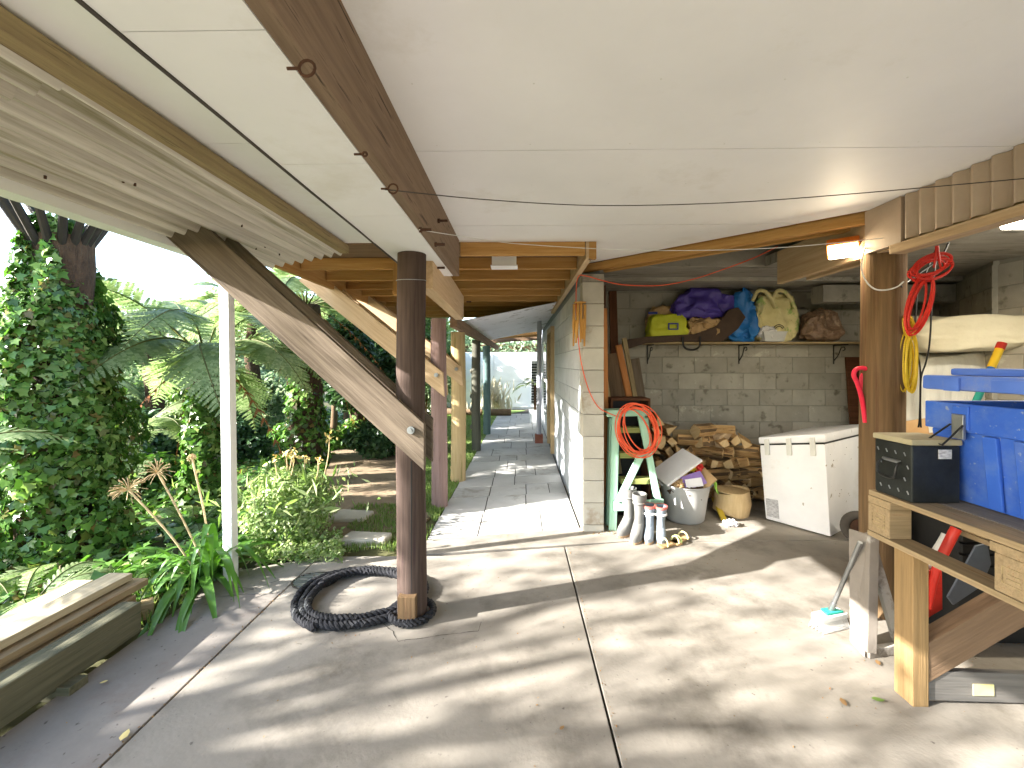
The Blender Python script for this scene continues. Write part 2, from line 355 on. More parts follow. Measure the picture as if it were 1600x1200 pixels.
def soft(name, c, size, mat, parent=None, p=3.5, taper=0, amp=.02, freq=6, seed=0, rot=0, res=14, sag=0):
    """lumpy bag-like solid resting with its base at c"""
    bm = bmesh.new(); bmesh.ops.create_cube(bm, size=2)
    bmesh.ops.subdivide_edges(bm, edges=bm.edges, cuts=res, use_grid_fill=True)
    off = Vector((seed * 3.1, seed * 1.7, seed))
    for v in bm.verts:
        q = v.co; l = (abs(q.x) ** p + abs(q.y) ** p + abs(q.z) ** p) ** (1 / p); q = q / l
        k = 1 - taper * (q.z + 1) / 2
        nn = noise.noise_vector(q * freq * .4 + off) * amp * 1.6 + noise.noise_vector(q * freq + off) * amp
        co = Vector((q.x * size[0] / 2 * k, q.y * size[1] / 2 * k, (q.z + 1) * size[2] / 2)) + nn
        co.z = max(0.0, co.z - sag * (q.x ** 2) * (q.z + 1) / 2); v.co = co
    me = bpy.data.meshes.new(name); bm.to_mesh(me); bm.free(); me.materials.append(M[mat]); me.shade_smooth()
    return setup(bpy.data.objects.new(name, me), parent, Matrix.Translation(Vector(c)) @ Matrix.Rotation(rot, 4, 'Z'))
def copyto(o, parent, world):
    c = bpy.data.objects.new(o.name.split('.')[0], o.data); return setup(c, parent, world)
T = lambda *a: Matrix.Translation(Vector(a))
RZ = lambda a: Matrix.Rotation(a, 4, 'Z')
RY = lambda a: Matrix.Rotation(a, 4, 'Y')
RX = lambda a: Matrix.Rotation(a, 4, 'X')

# ================================================================== THE SETTING
def gz(x, y):
    """garden ground height"""
    z = -.03
    if x < -2.2: z -= min(.5, (-2.2 - x) * .13)
    if y > 15: z += (y - 15) * .06
    if x < -7: z += (-7 - x) * .12
    return z + noise.noise(Vector((x * .6, y * .6, 0))) * .05 * min(1, max(0, -2.3 - x))
def grid(name, x0, x1, y0, y1, nx, ny, zf, mat, parent=None):
    V = []; Fq = []
    for j in range(ny + 1):
        for i in range(nx + 1):
            x = x0 + (x1 - x0) * i / nx; y = y0 + (y1 - y0) * j / ny; V.append((x, y, zf(x, y)))
    for j in range(ny):
        for i in range(nx):
            a = j * (nx + 1) + i; Fq.append((a, a + 1, a + nx + 2, a + nx + 1))
    return meshnp(name, np.array(V), np.array(Fq), mat, parent, smooth=True)
far = MB(); far.add([(-300, -300, -1.3), (300, -300, -1.3), (300, 300, -1.3), (-300, 300, -1.3)], [(0, 1, 2, 3)])
tag(obj('terrain', far, 'earth'), kind='structure')
tag(grid('garden_ground', -24, 8, -12, 40, 110, 140, lambda x, y: gz(x, y) - (.09 if (x > -2.15 and y < 3.3) or (x > -.6 and y < 14) else 0), 'earth'), kind='structure')
lw = MB()
for a, b in (((-2.6, 4.6), (-.78, 13.6)),): lw.prism([(-.80, 4.3), (-.66, 12.6), (.2, 14.2), (-2.4, 14.2), (-2.2, 9.0), (-1.35, 5.2)], 'z', -.12, -.004)
tag(obj('lawn', lw, 'lawn'), kind='structure')
dp = MB(); dp.prism([(-1.75, 3.75), (-1.0, 3.8), (-.84, 4.6), (-1.5, 6.3), (-2.6, 8.4), (-3.6, 9.8), (-3.9, 9.0), (-2.9, 6.6), (-2.35, 4.9)], 'z', -.12, -.012)
tag(obj('dirt_path', dp, 'dirt'), kind='structure')

# concrete floor: slabs with open joints
fl = struct('concrete_floor')
for A_, B_ in (((-2.1, -4, -.14), (5.6, 3.39, -.022)), ((-.78, 3.39, -.14), (5.6, 5.5, -.022))):
    bs = MB(); bs.box(A_, B_); obj('joint_bed', bs, 'gap', fl)
def slab(poly, mat='concrete', z=0.0):
    m = MB(); m.prism(poly, 'z', -.1, z); return obj('slab', m, mat, fl, bevel=.004)
slab([(-2.12, -4), (-1.588, -4), (-1.588, 2.86), (-2.12, 2.80)], 'concrete_pink', -.003)
slab([(-1.574, -4), (.401, -4), (.368, 3.615), (-.62, 3.43), (-1.574, 3.40)])
slab([(.412, -4), (5.6, -4), (5.6, 3.86), (.92, 3.73), (.379, 3.617)])
slab([(-.79, 3.45), (.93, 3.745), (.78, 3.99), (.56, 4.04), (-.80, 3.735)], 'concrete', .002)
slab([(.94, 3.744), (5.6, 3.873), (5.6, 5.5), (.57, 5.5), (.57, 4.05), (.79, 3.995)])
slab([(-2.12, 2.815), (-1.588, 2.875), (-1.588, 3.40), (-2.25, 3.1)], 'concrete', -.006)
def crack(pts, wdt, mat='gap', z=.0015):
    m = MB(); pts = [Vector((p.x, p.y, z)) for p in pts]; fine = []
    for a, b in zip(pts, pts[1:]):
        k = max(2, int((b - a).length / .03))
        for i in range(k): fine.append(a.lerp(b, i / k) + Vector((R.uniform(-.004, .004), R.uniform(-.004, .004), 0)))
    fine.append(pts[-1])
    for a, b in zip(fine, fine[1:]):
        n = Vector((-(b - a).y, (b - a).x, 0)).normalized() * wdt * R.uniform(.35, 1)
        m.add([a - n, b - n, b + n, a + n], [(0, 1, 2, 3)])
    return obj('crack', m, mat, fl)
crack([WZ(595, 972), WZ(614, 987), WZ(622, 1002), WZ(690, 993), WZ(748, 986), WZ(752, 972)], .0022)
crack([WZ(440, 905), WZ(395, 921), WZ(372, 918)], .003)
crack([WZ(560, 900), WZ(600, 897), WZ(640, 893)], .002)
# paved walk
pv = struct('paved_path')
pb = MB(); pb.prism([(-.82, 3.74), (.56, 4.04), (.56, 13.2), (.42, 16), (-.4, 16), (-.5, 13.2), (-.66, 11.5)], 'z', -.12, -.016); obj('path_bed', pb, 'gap', pv)
y = 0.0; SK = .21; row = 0
while y < 8.9:
    dpt = R.choice((.56, .6, .42, .58, .4)); xl = -.80 + .016 * y * 1; x = xl
    stops = [xl]
    while True:
        x += R.choice((.28, .43, .43, .58)); 
        if x > .56 - .2: break
        stops.append(x)
    stops.append(.556)
    for a, b in zip(stops, stops[1:]):
        g = .005; zz = R.uniform(-.002, .003); y0 = 3.915 + y
        m = MB(); m.prism([(a + g, y0 + SK * (a + g) + g), (b - g, y0 + SK * (b - g) + g), (b - g, y0 + SK * (b - g) + dpt - g), (a + g, y0 + SK * (a + g) + dpt - g)], 'z', -.05, zz)
        c = Vector(((a + b) / 2, y0, 0)); m.v = [tuple(Vector(v) - c) for v in m.v]
        obj('paver', m, 'paver', pv, bevel=.004, world=T(*c))
    y += dpt; row += 1

# ceiling panels (boarded underside of the floor above)
ce = struct('ceiling')
ZC = 2.45
def panel(poly, z=ZC, th=.012, mat='white_paint'):
    m = MB(); m.prism(poly, 'z', z, z + th); return obj('ceiling_panel', m, mat, ce)
def clipx(y): return min(2.14, 2.14 - (y - 2.66) * (2.14 - .63) / (4.05 - 2.66)) if y > 2.66 else 2.14
ys = [-2.8, -1.55, -.32, .86, 1.90, 2.93]
for a, b in zip(ys, ys[1:]):
    g = .0025
    if b > 2.66: panel([(-.47, a + g), (2.14, a + g), (2.14, 2.66), (clipx(b), b - g), (-.47, b - g)])
    else: panel([(-.47, a + g), (2.14, a + g), (2.14, b - g), (-.47, b - g)])
panel([(-.47, 2.935), (clipx(2.935), 2.935), (.63, 4.05), (.535, 4.05), (.535, 3.33), (-.47, 3.33)])
lys = [-2.8, -1.3, -.1, 1.0, 1.82, 2.76, 3.34]
for a, b in zip(lys, lys[1:]): panel([(-1.36, a + .002), (-.80, a + .002), (-.80, b - .002), (-1.36, b - .002)])
up = MB(); up.box((-1.9, -2.8, 2.545), (6.2, 3.4, 2.72)); up.box((-2.0, 3.4, 2.47), (.76, 9.0, 2.72)); up.box((.76, 3.4, 2.72), (6.2, 6.2, 2.9))
obj('floor_above', up, 'dark_board', ce)
# boxed bearer with brown fascia
bx_ = thing('boxed_beam', 'brown timber beam with white boxed underside and rusty eye screws', 'beam', (-.62, -2.8, 2.18))
beam('fascia_board', (-.478, -2.8, 2.314), (-.478, 3.276, 2.314), .045, .272, 'brown_beam', bx_)
bys = [-2.8, -1.2, .2, .85, 1.425, 1.93, 3.27]
for a, b in zip(bys, bys[1:]):
    m = MB(); m.box((-.79, a + .0015, 2.178), (-.502, b - .0015, 2.19)); obj('soffit_panel', m, 'white_paint', bx_)
m = MB(); m.box((-.79, -2.8, 2.19), (-.775, 3.27, ZC)); obj('side_board', m, 'white_paint', bx_)
m = MB(); m.tube([(-.795, -2.8, 2.176)] + [(-.795 + R.uniform(-.002, .002), t, 2.175) for t in np.arange(-2.6, 3.2, .25)] + [(-.795, 3.26, 2.176)], .005, 6); obj('edge_strip', m, 'rubber', bx_)
def eye(p, r=.017):
    m = MB(); p = Vector(p); m.tube([p + Vector((-.012, 0, 0)), p + Vector((.012, 0, 0))], .0035, 6)
    m.tube([p + Vector((.012 + r + r * math.cos(a), 0, r * math.sin(a))) for a in np.linspace(0, 2 * math.pi, 14)[:-1]], .0032, 6, closed=True)
    obj('eye_screw', m, 'rust', bx_, smooth=True)
for px, py in ((458, 107), (601, 295), (560, 241)): eye(WX(px, py, -.452), .016 if px != 560 else .006)
for px, py in ((684, 345), (679, 382), (655, 359)):
    p = WX(px, py, -.455); m = MB(); m.tube([p, p + Vector((.055, 0, 0))], .007, 8); m.tube([p + Vector((.0, 0, 0)), p + Vector((.012, 0, 0))], .013, 6); obj('bolt', m, 'rust', bx_)

# deck framing beyond the ceiling
dk = thing('open_deck', 'open pine deck joists above the paved walk', 'deck frame', (0, 3.3, 2.35))
jy = [3.35, 3.83, 4.33, 4.84, 5.32, 5.8, 6.3, 6.8, 7.3, 7.8]
for i, yy in enumerate(jy):
    beam('joist', (-.455 if i == 0 else -1.93, yy, 2.40), (.50, yy, 2.40), .045, .1, 'pine', dk)
beam('rim_joist', (.53, 3.33, 2.385), (.53, 7.0, 2.385), .05, .13, 'pine_pale', dk)
beam('rim_joist', (-1.96, 3.38, 2.37), (-1.96, 7.0, 2.37), .045, .15, 'pine', dk)
beam('hanging_block', (-1.02, 3.66, 2.47), (-1.02, 3.66, 2.09), .09, .05, 'pine', dk, up=(0, 1, 0))
m = MB(); m.box((-1.95, 3.4, 2.452), (.75, 7.1, 2.468)); obj('deck_boarding', m, 'brace_timber', dk)
m = MB(); m.box((.53, 3.325, 2.32), (.585, 3.375, 2.449)); obj('end_block', m, 'pine', dk)
lt = thing('bulkhead_light', 'small white ribbed light fitting fixed between the deck joists', 'light fitting', WY(788, 405, 3.62))
m = MB(); c = WY(788, 408, 3.62)
for i in range(9): m.box((c.x - .1 + i * .0225, c.y - .06, c.z - .045), (c.x - .1 + i * .0225 + .018, c.y + .06, c.z + .06))
m.box((c.x - .1, c.y - .05, c.z - .04), (c.x + .1, c.y + .05, c.z + .1)); obj('ribbed_cover', m, 'white_clean', lt)
m = MB(); m.box((c.x - .11, c.y - .07, c.z - .055), (c.x + .11, c.y + .07, c.z - .046)); obj('diffuser', m, 'paper_white', lt)
b2 = thing('bearer_beam', 'pale timber bearer running from the dark post to the pinkish post', 'beam', (-.7, 3.3, 2.0))
beam('bearer', (-.60, 2.78, 2.13), (-.66, 4.78, 2.13), .09, .26, 'pine_pale', b2)
for py_ in (2.9, 4.5):
    m = MB(); m.tube([(-.55, py_, 2.16), (-.50, py_, 2.16)], .008, 8); obj('bolt', m, 'rust', b2)
b3 = thing('outer_plate', 'dark timber plate carried by the far veranda posts', 'beam', (-.75, 4.85, 2.0))
beam('plate', (-.74, 4.85, 1.985), (-.62, 12.2, 1.96), .08, .12, 'brace_timber', b3)

# posts
def post(px, pybase, dia, ztop, mat, label, tilt=0, cx=None):
    g = WZ(px, pybase); t = thing('timber_post', label, 'post', (g.x, g.y, 0), 'timber posts holding up the deck'); m = MB()
    pts = [(g.x + tilt * z + .006 * math.sin(z * 2.1 + px), g.y, z) for z in np.linspace(-.05, ztop, 9)]
    m.tube(pts, [dia / 2 * (1.03 - .05 * i / 8 + R.uniform(-.008, .008)) for i in range(9)], 28)
    m.v = [tuple(Vector(v) - g) for v in m.v]
    o = obj('shaft', m, mat, t, smooth=True, world=T(*g)); return t, g
p1, g1 = post(643, 962, .172, 2.185, 'post_mauve', 'dark mauve-brown round post ringed by the black rope')
m = MB(); m.box((g1.x - .052, g1.y - .118, .03), (g1.x + .052, g1.y - .07, .175)); obj('foot_block', m, 'post_brown', p1, bevel=.004)
m = MB(); m.tube([(g1.x + .02, g1.y - .0835, z) for z in np.linspace(.18, .95, 7)], .004, 5); obj('shake', m, 'black_plastic', p1)
m = MB(); m.tube([(g1.x + .089 * math.cos(a), g1.y + .089 * math.sin(a), 2.02 + .01 * math.sin(a)) for a in np.linspace(0, 2 * math.pi, 25)[:-1]], .0025, 5, closed=True); obj('tie_wire', m, 'steel', p1)
p2, g2 = post(686, 790, .168, 2.0, 'post_pink', 'pinkish painted round post beside the paving')
p3, g3 = post(716, 750, .19, 1.93, 'post_tan', 'bare tan round post streaked with moss')
p4, g4 = post(744, 704, .155, 1.93, 'post_dark', 'dark weathered round post studded with small knobs')
for py in (580, 619, 640, 667):
    q = WY(738, py, g4.y - .01); m = MB(); m.lathe([(0, -.05), (.035, -.035), (.045, 0), (.03, .035), (0, .045)], (q.x - .0, q.y, q.z), 10); obj('knob', m, 'post_dark', p4, smooth=True)
p5, g5 = post(760.5, 678, .16, 1.9, 'post_teal', 'blue-green stained round post at the lawn corner')
p6, g6 = post(1379, 955, .222, 2.19, 'post_brown', 'thick brown round post behind the pallet bench')
# braces: pairs of boards each side of a post
def brace_pair(g, half, pa, pb, Ys, wid, mat, lab):
    t = thing('timber_brace', lab, 'brace', (g.x, g.y, pa[1]), 'slanting braces from post to roof edge')
    for Yo in Ys:
        a = Vector((pa[0], Yo, pa[1])); b = Vector((pb[0], Yo, pb[1])); d = (b - a).normalized()
        k = d.z / d.x
        beam('brace_board', a, b, .045, wid, mat, t, up=(0, 0, 1), cut=(-k * 1.0 if False else .9, 0))
    q = Vector((g.x + (0.0), Ys[0] - .03, pa[1] + .10)); m = MB()
    q.x = pa[0] - .075
    m.tube([q + Vector((0, .02, 0)), q + Vector((0, -.008, 0))], .022, 12); m.tube([q, q + Vector((0, -.02, 0))], .011, 6); obj('bolt', m, 'steel', t)
    return t
brace_pair(g1, .09, (-.545, 1.04), (-1.98, 2.33), (g1.y - .11, g1.y + .11), .2, 'grey_timber', 'weathered grey double brace bolted to the dark mauve post')
brace_pair(g2, .08, (g2.x + .07, 1.30), (-2.25, 2.46), (g2.y - .105, g2.y + .105), .19, 'pine_pale', 'pale double brace bolted to the pinkish post')
brace_pair(g3, .09, (g3.x + .07, 1.35), (-2.3, 2.55), (g3.y - .115, g3.y + .115), .19, 'pine_pale', 'pale double brace bolted to the tan post')

# lean-to roof on the garden side
def corr(name, P0, U, V_, lu, lv, pitch, amp, mat, parent, th=0):
    """corrugated sheet: ridges run along V_, profile across U, waves along U x V_"""
    P0, U, V_ = Vector(P0), Vector(U).normalized(), Vector(V_).normalized(); Nn = U.cross(V_).normalized()
    n = int(lu / pitch * 10); k = 6; vs = []; fs = []
    for i in range(n + 1):
        u = lu * i / n; h = amp * math.sin(2 * math.pi * u / pitch)
        for j in range(k + 1):
            vs.append(P0 + U * u + V_ * (lv * j / k) + Nn * h)
    for i in range(n):
        for j in range(k):
            a = i * (k + 1) + j; fs.append((a, a + 1, a + k + 2, a + k + 1))
    off = len(vs); vs += [v + Nn * .0012 for v in vs]; fs += [tuple(reversed([x + off for x in f])) for f in fs]
    m = MB(); m.add(vs, fs); me = obj(name, m, mat, parent, smooth=True); return me
lr = thing('lean_to_roof', 'lean-to roof of weathered corrugated iron with white gutter over garden edge', 'roof', (-1.7, 3.3, 2.3))
us = Vector((-.70, 0, -.13))
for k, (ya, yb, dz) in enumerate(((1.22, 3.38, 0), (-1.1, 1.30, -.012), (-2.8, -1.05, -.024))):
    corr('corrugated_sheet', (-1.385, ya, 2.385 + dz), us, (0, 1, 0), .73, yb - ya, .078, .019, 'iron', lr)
beam('ledger', (-1.37, -2.8, 2.405), (-1.37, 3.36, 2.405), .09, .06, 'old_board', lr)
beam('edge_batten', (-1.43, -2.8, 2.418), (-1.43, 3.3, 2.418), .05, .03, 'orange_board', lr)
m = MB(); m.prism([(-2.06, 2.215), (-2.16, 2.215), (-2.16, 2.30), (-2.152, 2.30), (-2.152, 2.223), (-2.068, 2.223), (-2.068, 2.285), (-2.06, 2.285)], 'y', -2.8, 3.4); m.v = [(v[0], v[1], v[2]) for v in m.v]
obj('gutter', m, 'white_clean', lr)
for k in range(7):
    m = MB(); q = (R.uniform(-1.95, -1.5), R.uniform(1.3, 3.2)); zz = 2.385 - .13 * ((-1.385 - q[0]) / .70) - .012
    m.lathe([(0, -.004), (.005, -.003), (.005, .01)], (q[0], q[1], zz - .008), 8); obj('roof_nail', m, 'rust', lr)
wp = thing('white_post', 'slim square white post standing in the agapanthus', 'post', WZ(361, 903))
a = WZ(361, 903); beam('post_shaft', a + Vector((0, 0, -.1)), Vector((a.x - .035, a.y, 2.30)), .068, .068, 'white_clean', wp, up=(0, 1, 0))

# beam, corrugated fascia and diagonal trim over the shed opening
rb = thing('shed_beam', 'plywood-faced double beam resting on the thick brown post', 'beam', (2.15, -2.8, 2.18))
beam('beam_board', (2.165, -2.8, 2.314), (2.165, 3.66, 2.314), .045, .268, 'pine_pale', rb)
beam('beam_board', (2.30, -2.8, 2.30), (2.30, 3.50, 2.30), .045, .235, 'pine_pale', rb)
fc = thing('corrugated_fascia', 'tan corrugated cladding along the beam above the pallet bench', 'cladding', (2.13, -2.8, 2.2))
corr('cladding_sheet', (2.128, 2.44, 2.205), (0, -1, 0), (0, 0, 1), 5.2, .243, .088, .014, 'iron_tan', fc)
beam('bottom_rail', (2.15, -2.8, 2.168), (2.15, 2.52, 2.168), .085, .05, 'pine_pale', fc)
m = MB(); m.box((2.112, 2.45, 2.19), (2.14, 2.70, 2.447)); obj('cover_board', m, 'iron_tan', fc)
dg = thing('diagonal_trim', 'slanting pine rafter along the cut edge of the white ceiling', 'rafter', (1.4, 3.4, 2.4))
beam('rafter', (2.17, 2.70, 2.415), (.60, 4.14, 2.415), .05, .07, 'pine', dg)
beam('rafter', (2.24, 2.80, 2.46), (.80, 4.12, 2.46), .05, .16, 'pine', dg)
# lamp on the beam
fd = thing('flood_lamp', 'lit orange work lamp fixed to the beam beside the brown post', 'lamp', WX(1315, 390, 2.10))
q = WX(1317, 391, 2.085); mt = T(*q) @ RZ(math.radians(50)) @ RY(math.radians(-48))
m = MB(); m.box((-.005, -.085, -.06), (.055, .085, .06), mat=mt); obj('housing', m, 'orange_housing', fd, bevel=.006)
m = MB(); m.box((-.014, -.076, -.05), (-.006, .076, .05), mat=mt); obj('glass', m, 'lamp_glass', fd)
m = MB(); m.tube([q + Vector((.05, .07, .02)), q + Vector((.09, .07, .05))], .008); m.tube([q + Vector((.05, -.06, .02)), q + Vector((.09, -.06, .05))], .008); obj('bracket', m, 'rust', fd)
pl = bpy.data.lights.new('flood_bulb', 'AREA'); plo = bpy.data.objects.new('flood_bulb', pl); pl.shape = 'RECTANGLE'; pl.size = .12; pl.size_y = .08; pl.energy = 1.0; pl.color = (1, .80, .52)
setup(plo, fd, T(*(mt @ Vector((-.03, 0, 0)))) @ (mt.to_3x3() @ Matrix(((0, 0, 1), (0, 1, 0), (-1, 0, 0)))).to_4x4())
ft = thing('tube_light', 'lit fluorescent tube under the shed slab at yellow batten', 'lamp', (3.1, 2.6, 2.3))
m = MB(); m.tube([(2.75, 2.52, 2.30), (3.95, 2.52, 2.30)], .019, 12); obj('tube', m, 'tube_glow', ft, smooth=True)
m = MB(); m.box((2.7, 2.47, 2.325), (4.0, 2.57, 2.385)); obj('body', m, 'white_clean', ft)
beam('mounting_batten', (2.4, 2.60, 2.41), (4.6, 2.60, 2.41), .1, .05, 'yellow_paint', ft)
tl = bpy.data.lights.new('tube_glow_light', 'AREA'); tlo = bpy.data.objects.new('tube_glow_light', tl); tl.shape = 'RECTANGLE'; tl.size = 1.2; tl.size_y = .04; tl.energy = 6; tl.color = (1, .90, .72)
setup(tlo, ft, T(3.35, 2.52, 2.275))

# ------------------------------------------------------------------ block walls
def blocks(parent, P, u, nrm, length, courses, mat, start=0, stagger=True, bl=.4, bh=.2, z0=0.0, clip=None):
    """thin faced blocks proud of the core along direction u, facing nrm"""
    u, nrm = Vector(u).normalized(), Vector(nrm).normalized(); P = Vector(P); cache = {}
    rot = Matrix(((u.x, -nrm.x, 0, 0), (u.y, -nrm.y, 0, 0), (0, 0, 1, 0), (0, 0, 0, 1)))
    for c in range(courses):
        x = -(bl / 2) * (c % 2) if stagger else 0
        while x < length - .01:
            a, b = max(0, x), min(length, x + bl)
            if b - a > .03 and (clip is None or clip(a, b, c)):
                key = round(b - a, 3)
                if key not in cache:
                    m = MB(); m.box((.003, -.004, .003), (key - .003, .05, bh - .003)); o = obj('block', m, mat, parent, bevel=.005, world=T(*(P + u * a + Vector((0, 0, z0 + c * bh)))) @ rot); cache[key] = o
                else: copyto(cache[key], parent, T(*(P + u * a + Vector((0, 0, z0 + c * bh)))) @ rot)
            x += bl
bw = thing('back_wall', 'bare grey concrete block wall behind the shelf and firewood', 'wall', (3, 5.44, 0))
m = MB(); m.box((.70, 5.444, -.05), (5.4, 5.62, 2.75)); obj('wall_core', m, 'mortar', bw)
blocks(bw, (.77, 5.44, 0), (1, 0, 0), (0, -1, 0), 4.4, 12, 'block_grey', bl=.4)
sw = thing('walk_wall', 'painted block wall along the paved walk with a bare cream block end', 'wall', (.665, 3.945, 0))
m = MB(); m.box((.574, 4.13, -.05), (.76, 13.4, 2.44)); obj('wall_core', m, 'mortar_blue', sw)
m = MB(); m.box((.58, 3.955, -.05), (.755, 4.13, 2.30)); obj('end_core', m, 'mortar', sw)
m = MB(); m.box((.003, 0, .0025), (.195, .185, .1975)); e0 = None
for c in range(11):
    wm = T(.567, 3.945, .06 + c * .2)
    e0 = obj('end_block', m, 'block_cream', sw, bevel=.006, world=wm) if e0 is None else copyto(e0, sw, wm)
m = MB(); m.box((.567, 3.946, 2.262), (.763, 4.13, 2.33)); obj('wall_cap', m, 'slab_concrete', sw)
m = MB(); m.box((.570, 3.946, -.05), (.760, 4.13, .058)); obj('wall_foot', m, 'block_cream', sw)
blocks(sw, (.57, 4.135, .06), (0, 1, 0), (-1, 0, 0), 9.2, 11, 'block_blue', bl=.4,
       clip=lambda a, b, c: a < 4.4 and not (3.0 < (a + b) / 2 < 3.9 and c < 10))
m = MB(); m.box((.5665, 8.5, -.02), (.574, 13.4, 2.25)); obj('painted_face', m, 'block_blue', sw)
dr = thing('door', 'tan framed dark door set in the painted walk wall', 'door', (.56, 7.4, 0))
for a in (7.12, 8.04): beam('frame', (.55, a, .05), (.55, a, 2.05), .09, .06, 'casing', dr, up=(0, 1, 0))
beam('frame', (.55, 7.09, 2.09), (.55, 8.07, 2.09), .09, .08, 'casing', dr)
m = MB(); m.box((.563, 7.15, .06), (.573, 8.01, 2.04)); obj('leaf', m, 'glass_dark', dr)
wn = thing('tall_window', 'narrow tall white-framed window beyond the tan door', 'window', (.56, 9.5, .4))
for a, b in ((.45, 1.12), (1.2, 1.95)):
    m = MB(); m.box((.556, 9.2, a), (.566, 10.1, b)); obj('pane', m, 'glass_dark', wn)
for zz in (.42, 1.16, 1.98): beam('frame', (.553, 9.15, zz), (.553, 10.15, zz), .03, .06, 'white_clean', wn)
# diagonal right-hand wall of the shed and concrete overhead
C0 = Vector((5.16, 5.44, 0)); ud = Vector((-.535, -.845, 0)); 
rw = thing('shed_side_wall', 'grey block wall slanting forward behind the covered mattress', 'wall', (4.6, 4.6, 0))
m = MB(); nn = Vector((-.845, .535, 0)); A = C0 - nn * .004; B = A + ud * 1.75; m.prism([(A.x, A.y), (B.x, B.y), (B.x - nn.x * .2, B.y - nn.y * .2), (A.x - nn.x * .2, A.y - nn.y * .2)], 'z', -.05, 2.5); obj('wall_core', m, 'mortar', rw)
blocks(rw, C0, ud, nn, 1.75, 12, 'block_grey')
ew = thing('shed_end_wall', 'grey block wall closing the shed beyond the pallet bench', 'wall', (4.3, 2, 0))
m = MB(); m.box((4.26, -2.8, -.05), (4.46, 3.96, 2.5)); obj('wall_core', m, 'mortar', ew)
blocks(ew, (4.256, 3.95, 0), (0, -1, 0), (-1, 0, 0), 4.0, 12, 'block_grey')
cs = thing('concrete_slab', 'stained board-marked concrete slab roofing the shed', 'slab', (3, 4.8, 2.44))
m = MB(); m.prism([(4.16, 2.44), (4.68, 2.44), (4.68, 2.40), (4.80, 2.40), (4.80, 2.425), (5.62, 2.425), (5.62, 2.72), (4.16, 2.72)], 'x', .60, 5.6); 
obj('slab_edge', m, 'slab_concrete', cs, bevel=.006)
m = MB(); m.box((2.32, 1.4, 2.435), (5.6, 4.155, 2.53)); obj('slab_soffit', m, 'slab_concrete', cs)
m = MB(); m.box((3.35, 4.86, 2.20), (5.2, 5.06, 2.39)); obj('downstand', m, 'slab_concrete', cs, bevel=.008)

# ------------------------------------------------------------------ the walk: sloping white roof and far end
wr = thing('walk_roof', 'whitish corrugated sheets sloping over the paved walk', 'roof', (-.2, 6, 2.1))
for k in range(6):
    y0 = 5.98 + k * .82
    corr('roof_sheet', (.585, y0, 2.375), (0, 1, 0), (-1.54, 0, -.30), .85, 1.57, .085, .007, 'iron_lav', wr)
for yy in (8.2, 10.8): beam('purlin', (-.95, yy, 2.135), (.56, yy, 2.43), .05, .07, 'brace_timber', wr)
wr2 = thing('far_canopy', 'small far canopy with timber battens at the end of the walk', 'canopy', (-.2, 11.5, 2.1))
for k in range(7): beam('batten', (-.9, 11.2 + k * .38, 2.16), (.56, 11.2 + k * .38, 2.32), .045, .06, 'pine', wr2)
beam('canopy_beam', (-.95, 11.05, 2.08), (.56, 11.05, 2.16), .06, .09, 'brace_timber', wr2)
corr('canopy_sheet', (.57, 11.1, 2.38), (0, 1, 0), (-1.5, 0, -.17), 2.9, 1.5, .085, .008, 'iron_lav', wr2)
dpp = thing('pipe_prop', 'pale grey pipe prop standing in a rusty footing by the painted wall', 'prop', WZ(842, 692))
g = WZ(842, 692); m = MB(); m.tube([(g.x, g.y, .1), (g.x + .01, g.y, 2.36)], .045, 14); obj('pipe', m, 'sand_pipe', dpp, smooth=True)
m = MB(); m.box((g.x - .075, g.y - .07, 0), (g.x + .075, g.y + .07, .17)); obj('footing', m, 'terracotta', dpp, bevel=.008)
lv = thing('louvre_screen', 'dark slatted screen fixed behind the pipe prop', 'screen', (.42, 12.2, .5))
for k in range(15): 
    m = MB(); m.box((.33, 12.2, .42 + k * .075), (.56, 12.23, .42 + k * .075 + .04)); obj('slat', m, 'black_plastic', lv)
m = MB(); m.box((.33, 12.235, .36), (.56, 12.26, 1.6)); obj('screen_back', m, 'white_clean', lv)
wf = thing('white_fence', 'bright white panelled fence closing the end of the garden', 'fence', (-1.2, 14.6, 0))
for k in range(5):
    for zz, hh in ((.05, .86), (.93, .95)):
        m = MB(); m.box((-5.2 + k * 1.45, 14.6, zz), (-5.2 + k * 1.45 + 1.43, 14.64, zz + hh)); obj('fence_panel', m, 'white_clean', wf, bevel=.006)
m = MB(); m.box((-5.2, 14.65, -.1), (2.05, 14.7, 1.9)); obj('fence_back', m, 'white_clean', wf)
ed = thing('garden_edging', 'round log edging in front of the white fence', 'edging', (-1, 12.9, 0))
for a, b in (((-1.05, 12.7), (-.25, 12.75)), ((-2.3, 12.9), (-1.1, 12.72))):
    m = MB(); m.tube([(a[0], a[1], .09), (b[0], b[1], .09)], .1, 12); obj('log', m, 'bark', ed, smooth=True)
for k, (px, py, sx, sy) in enumerate(((572, 843, .21, .1), (548, 806, .2, .16))):
    q = WZ(px, py); m = MB(); m.prism([(-sx, -sy), (sx * .9, -sy * .8), (sx, sy * .7), (-sx * .8, sy)], 'z', -.06, .045 - .02 * k)
    tag(obj('stepping_stone', m, 'stone', bevel=.02, world=T(q.x, q.y, -.005)), ('long pale edging stone behind the coiled rope', 'flat grey stone slab in the dirt path beside bush')[k], 'stone')

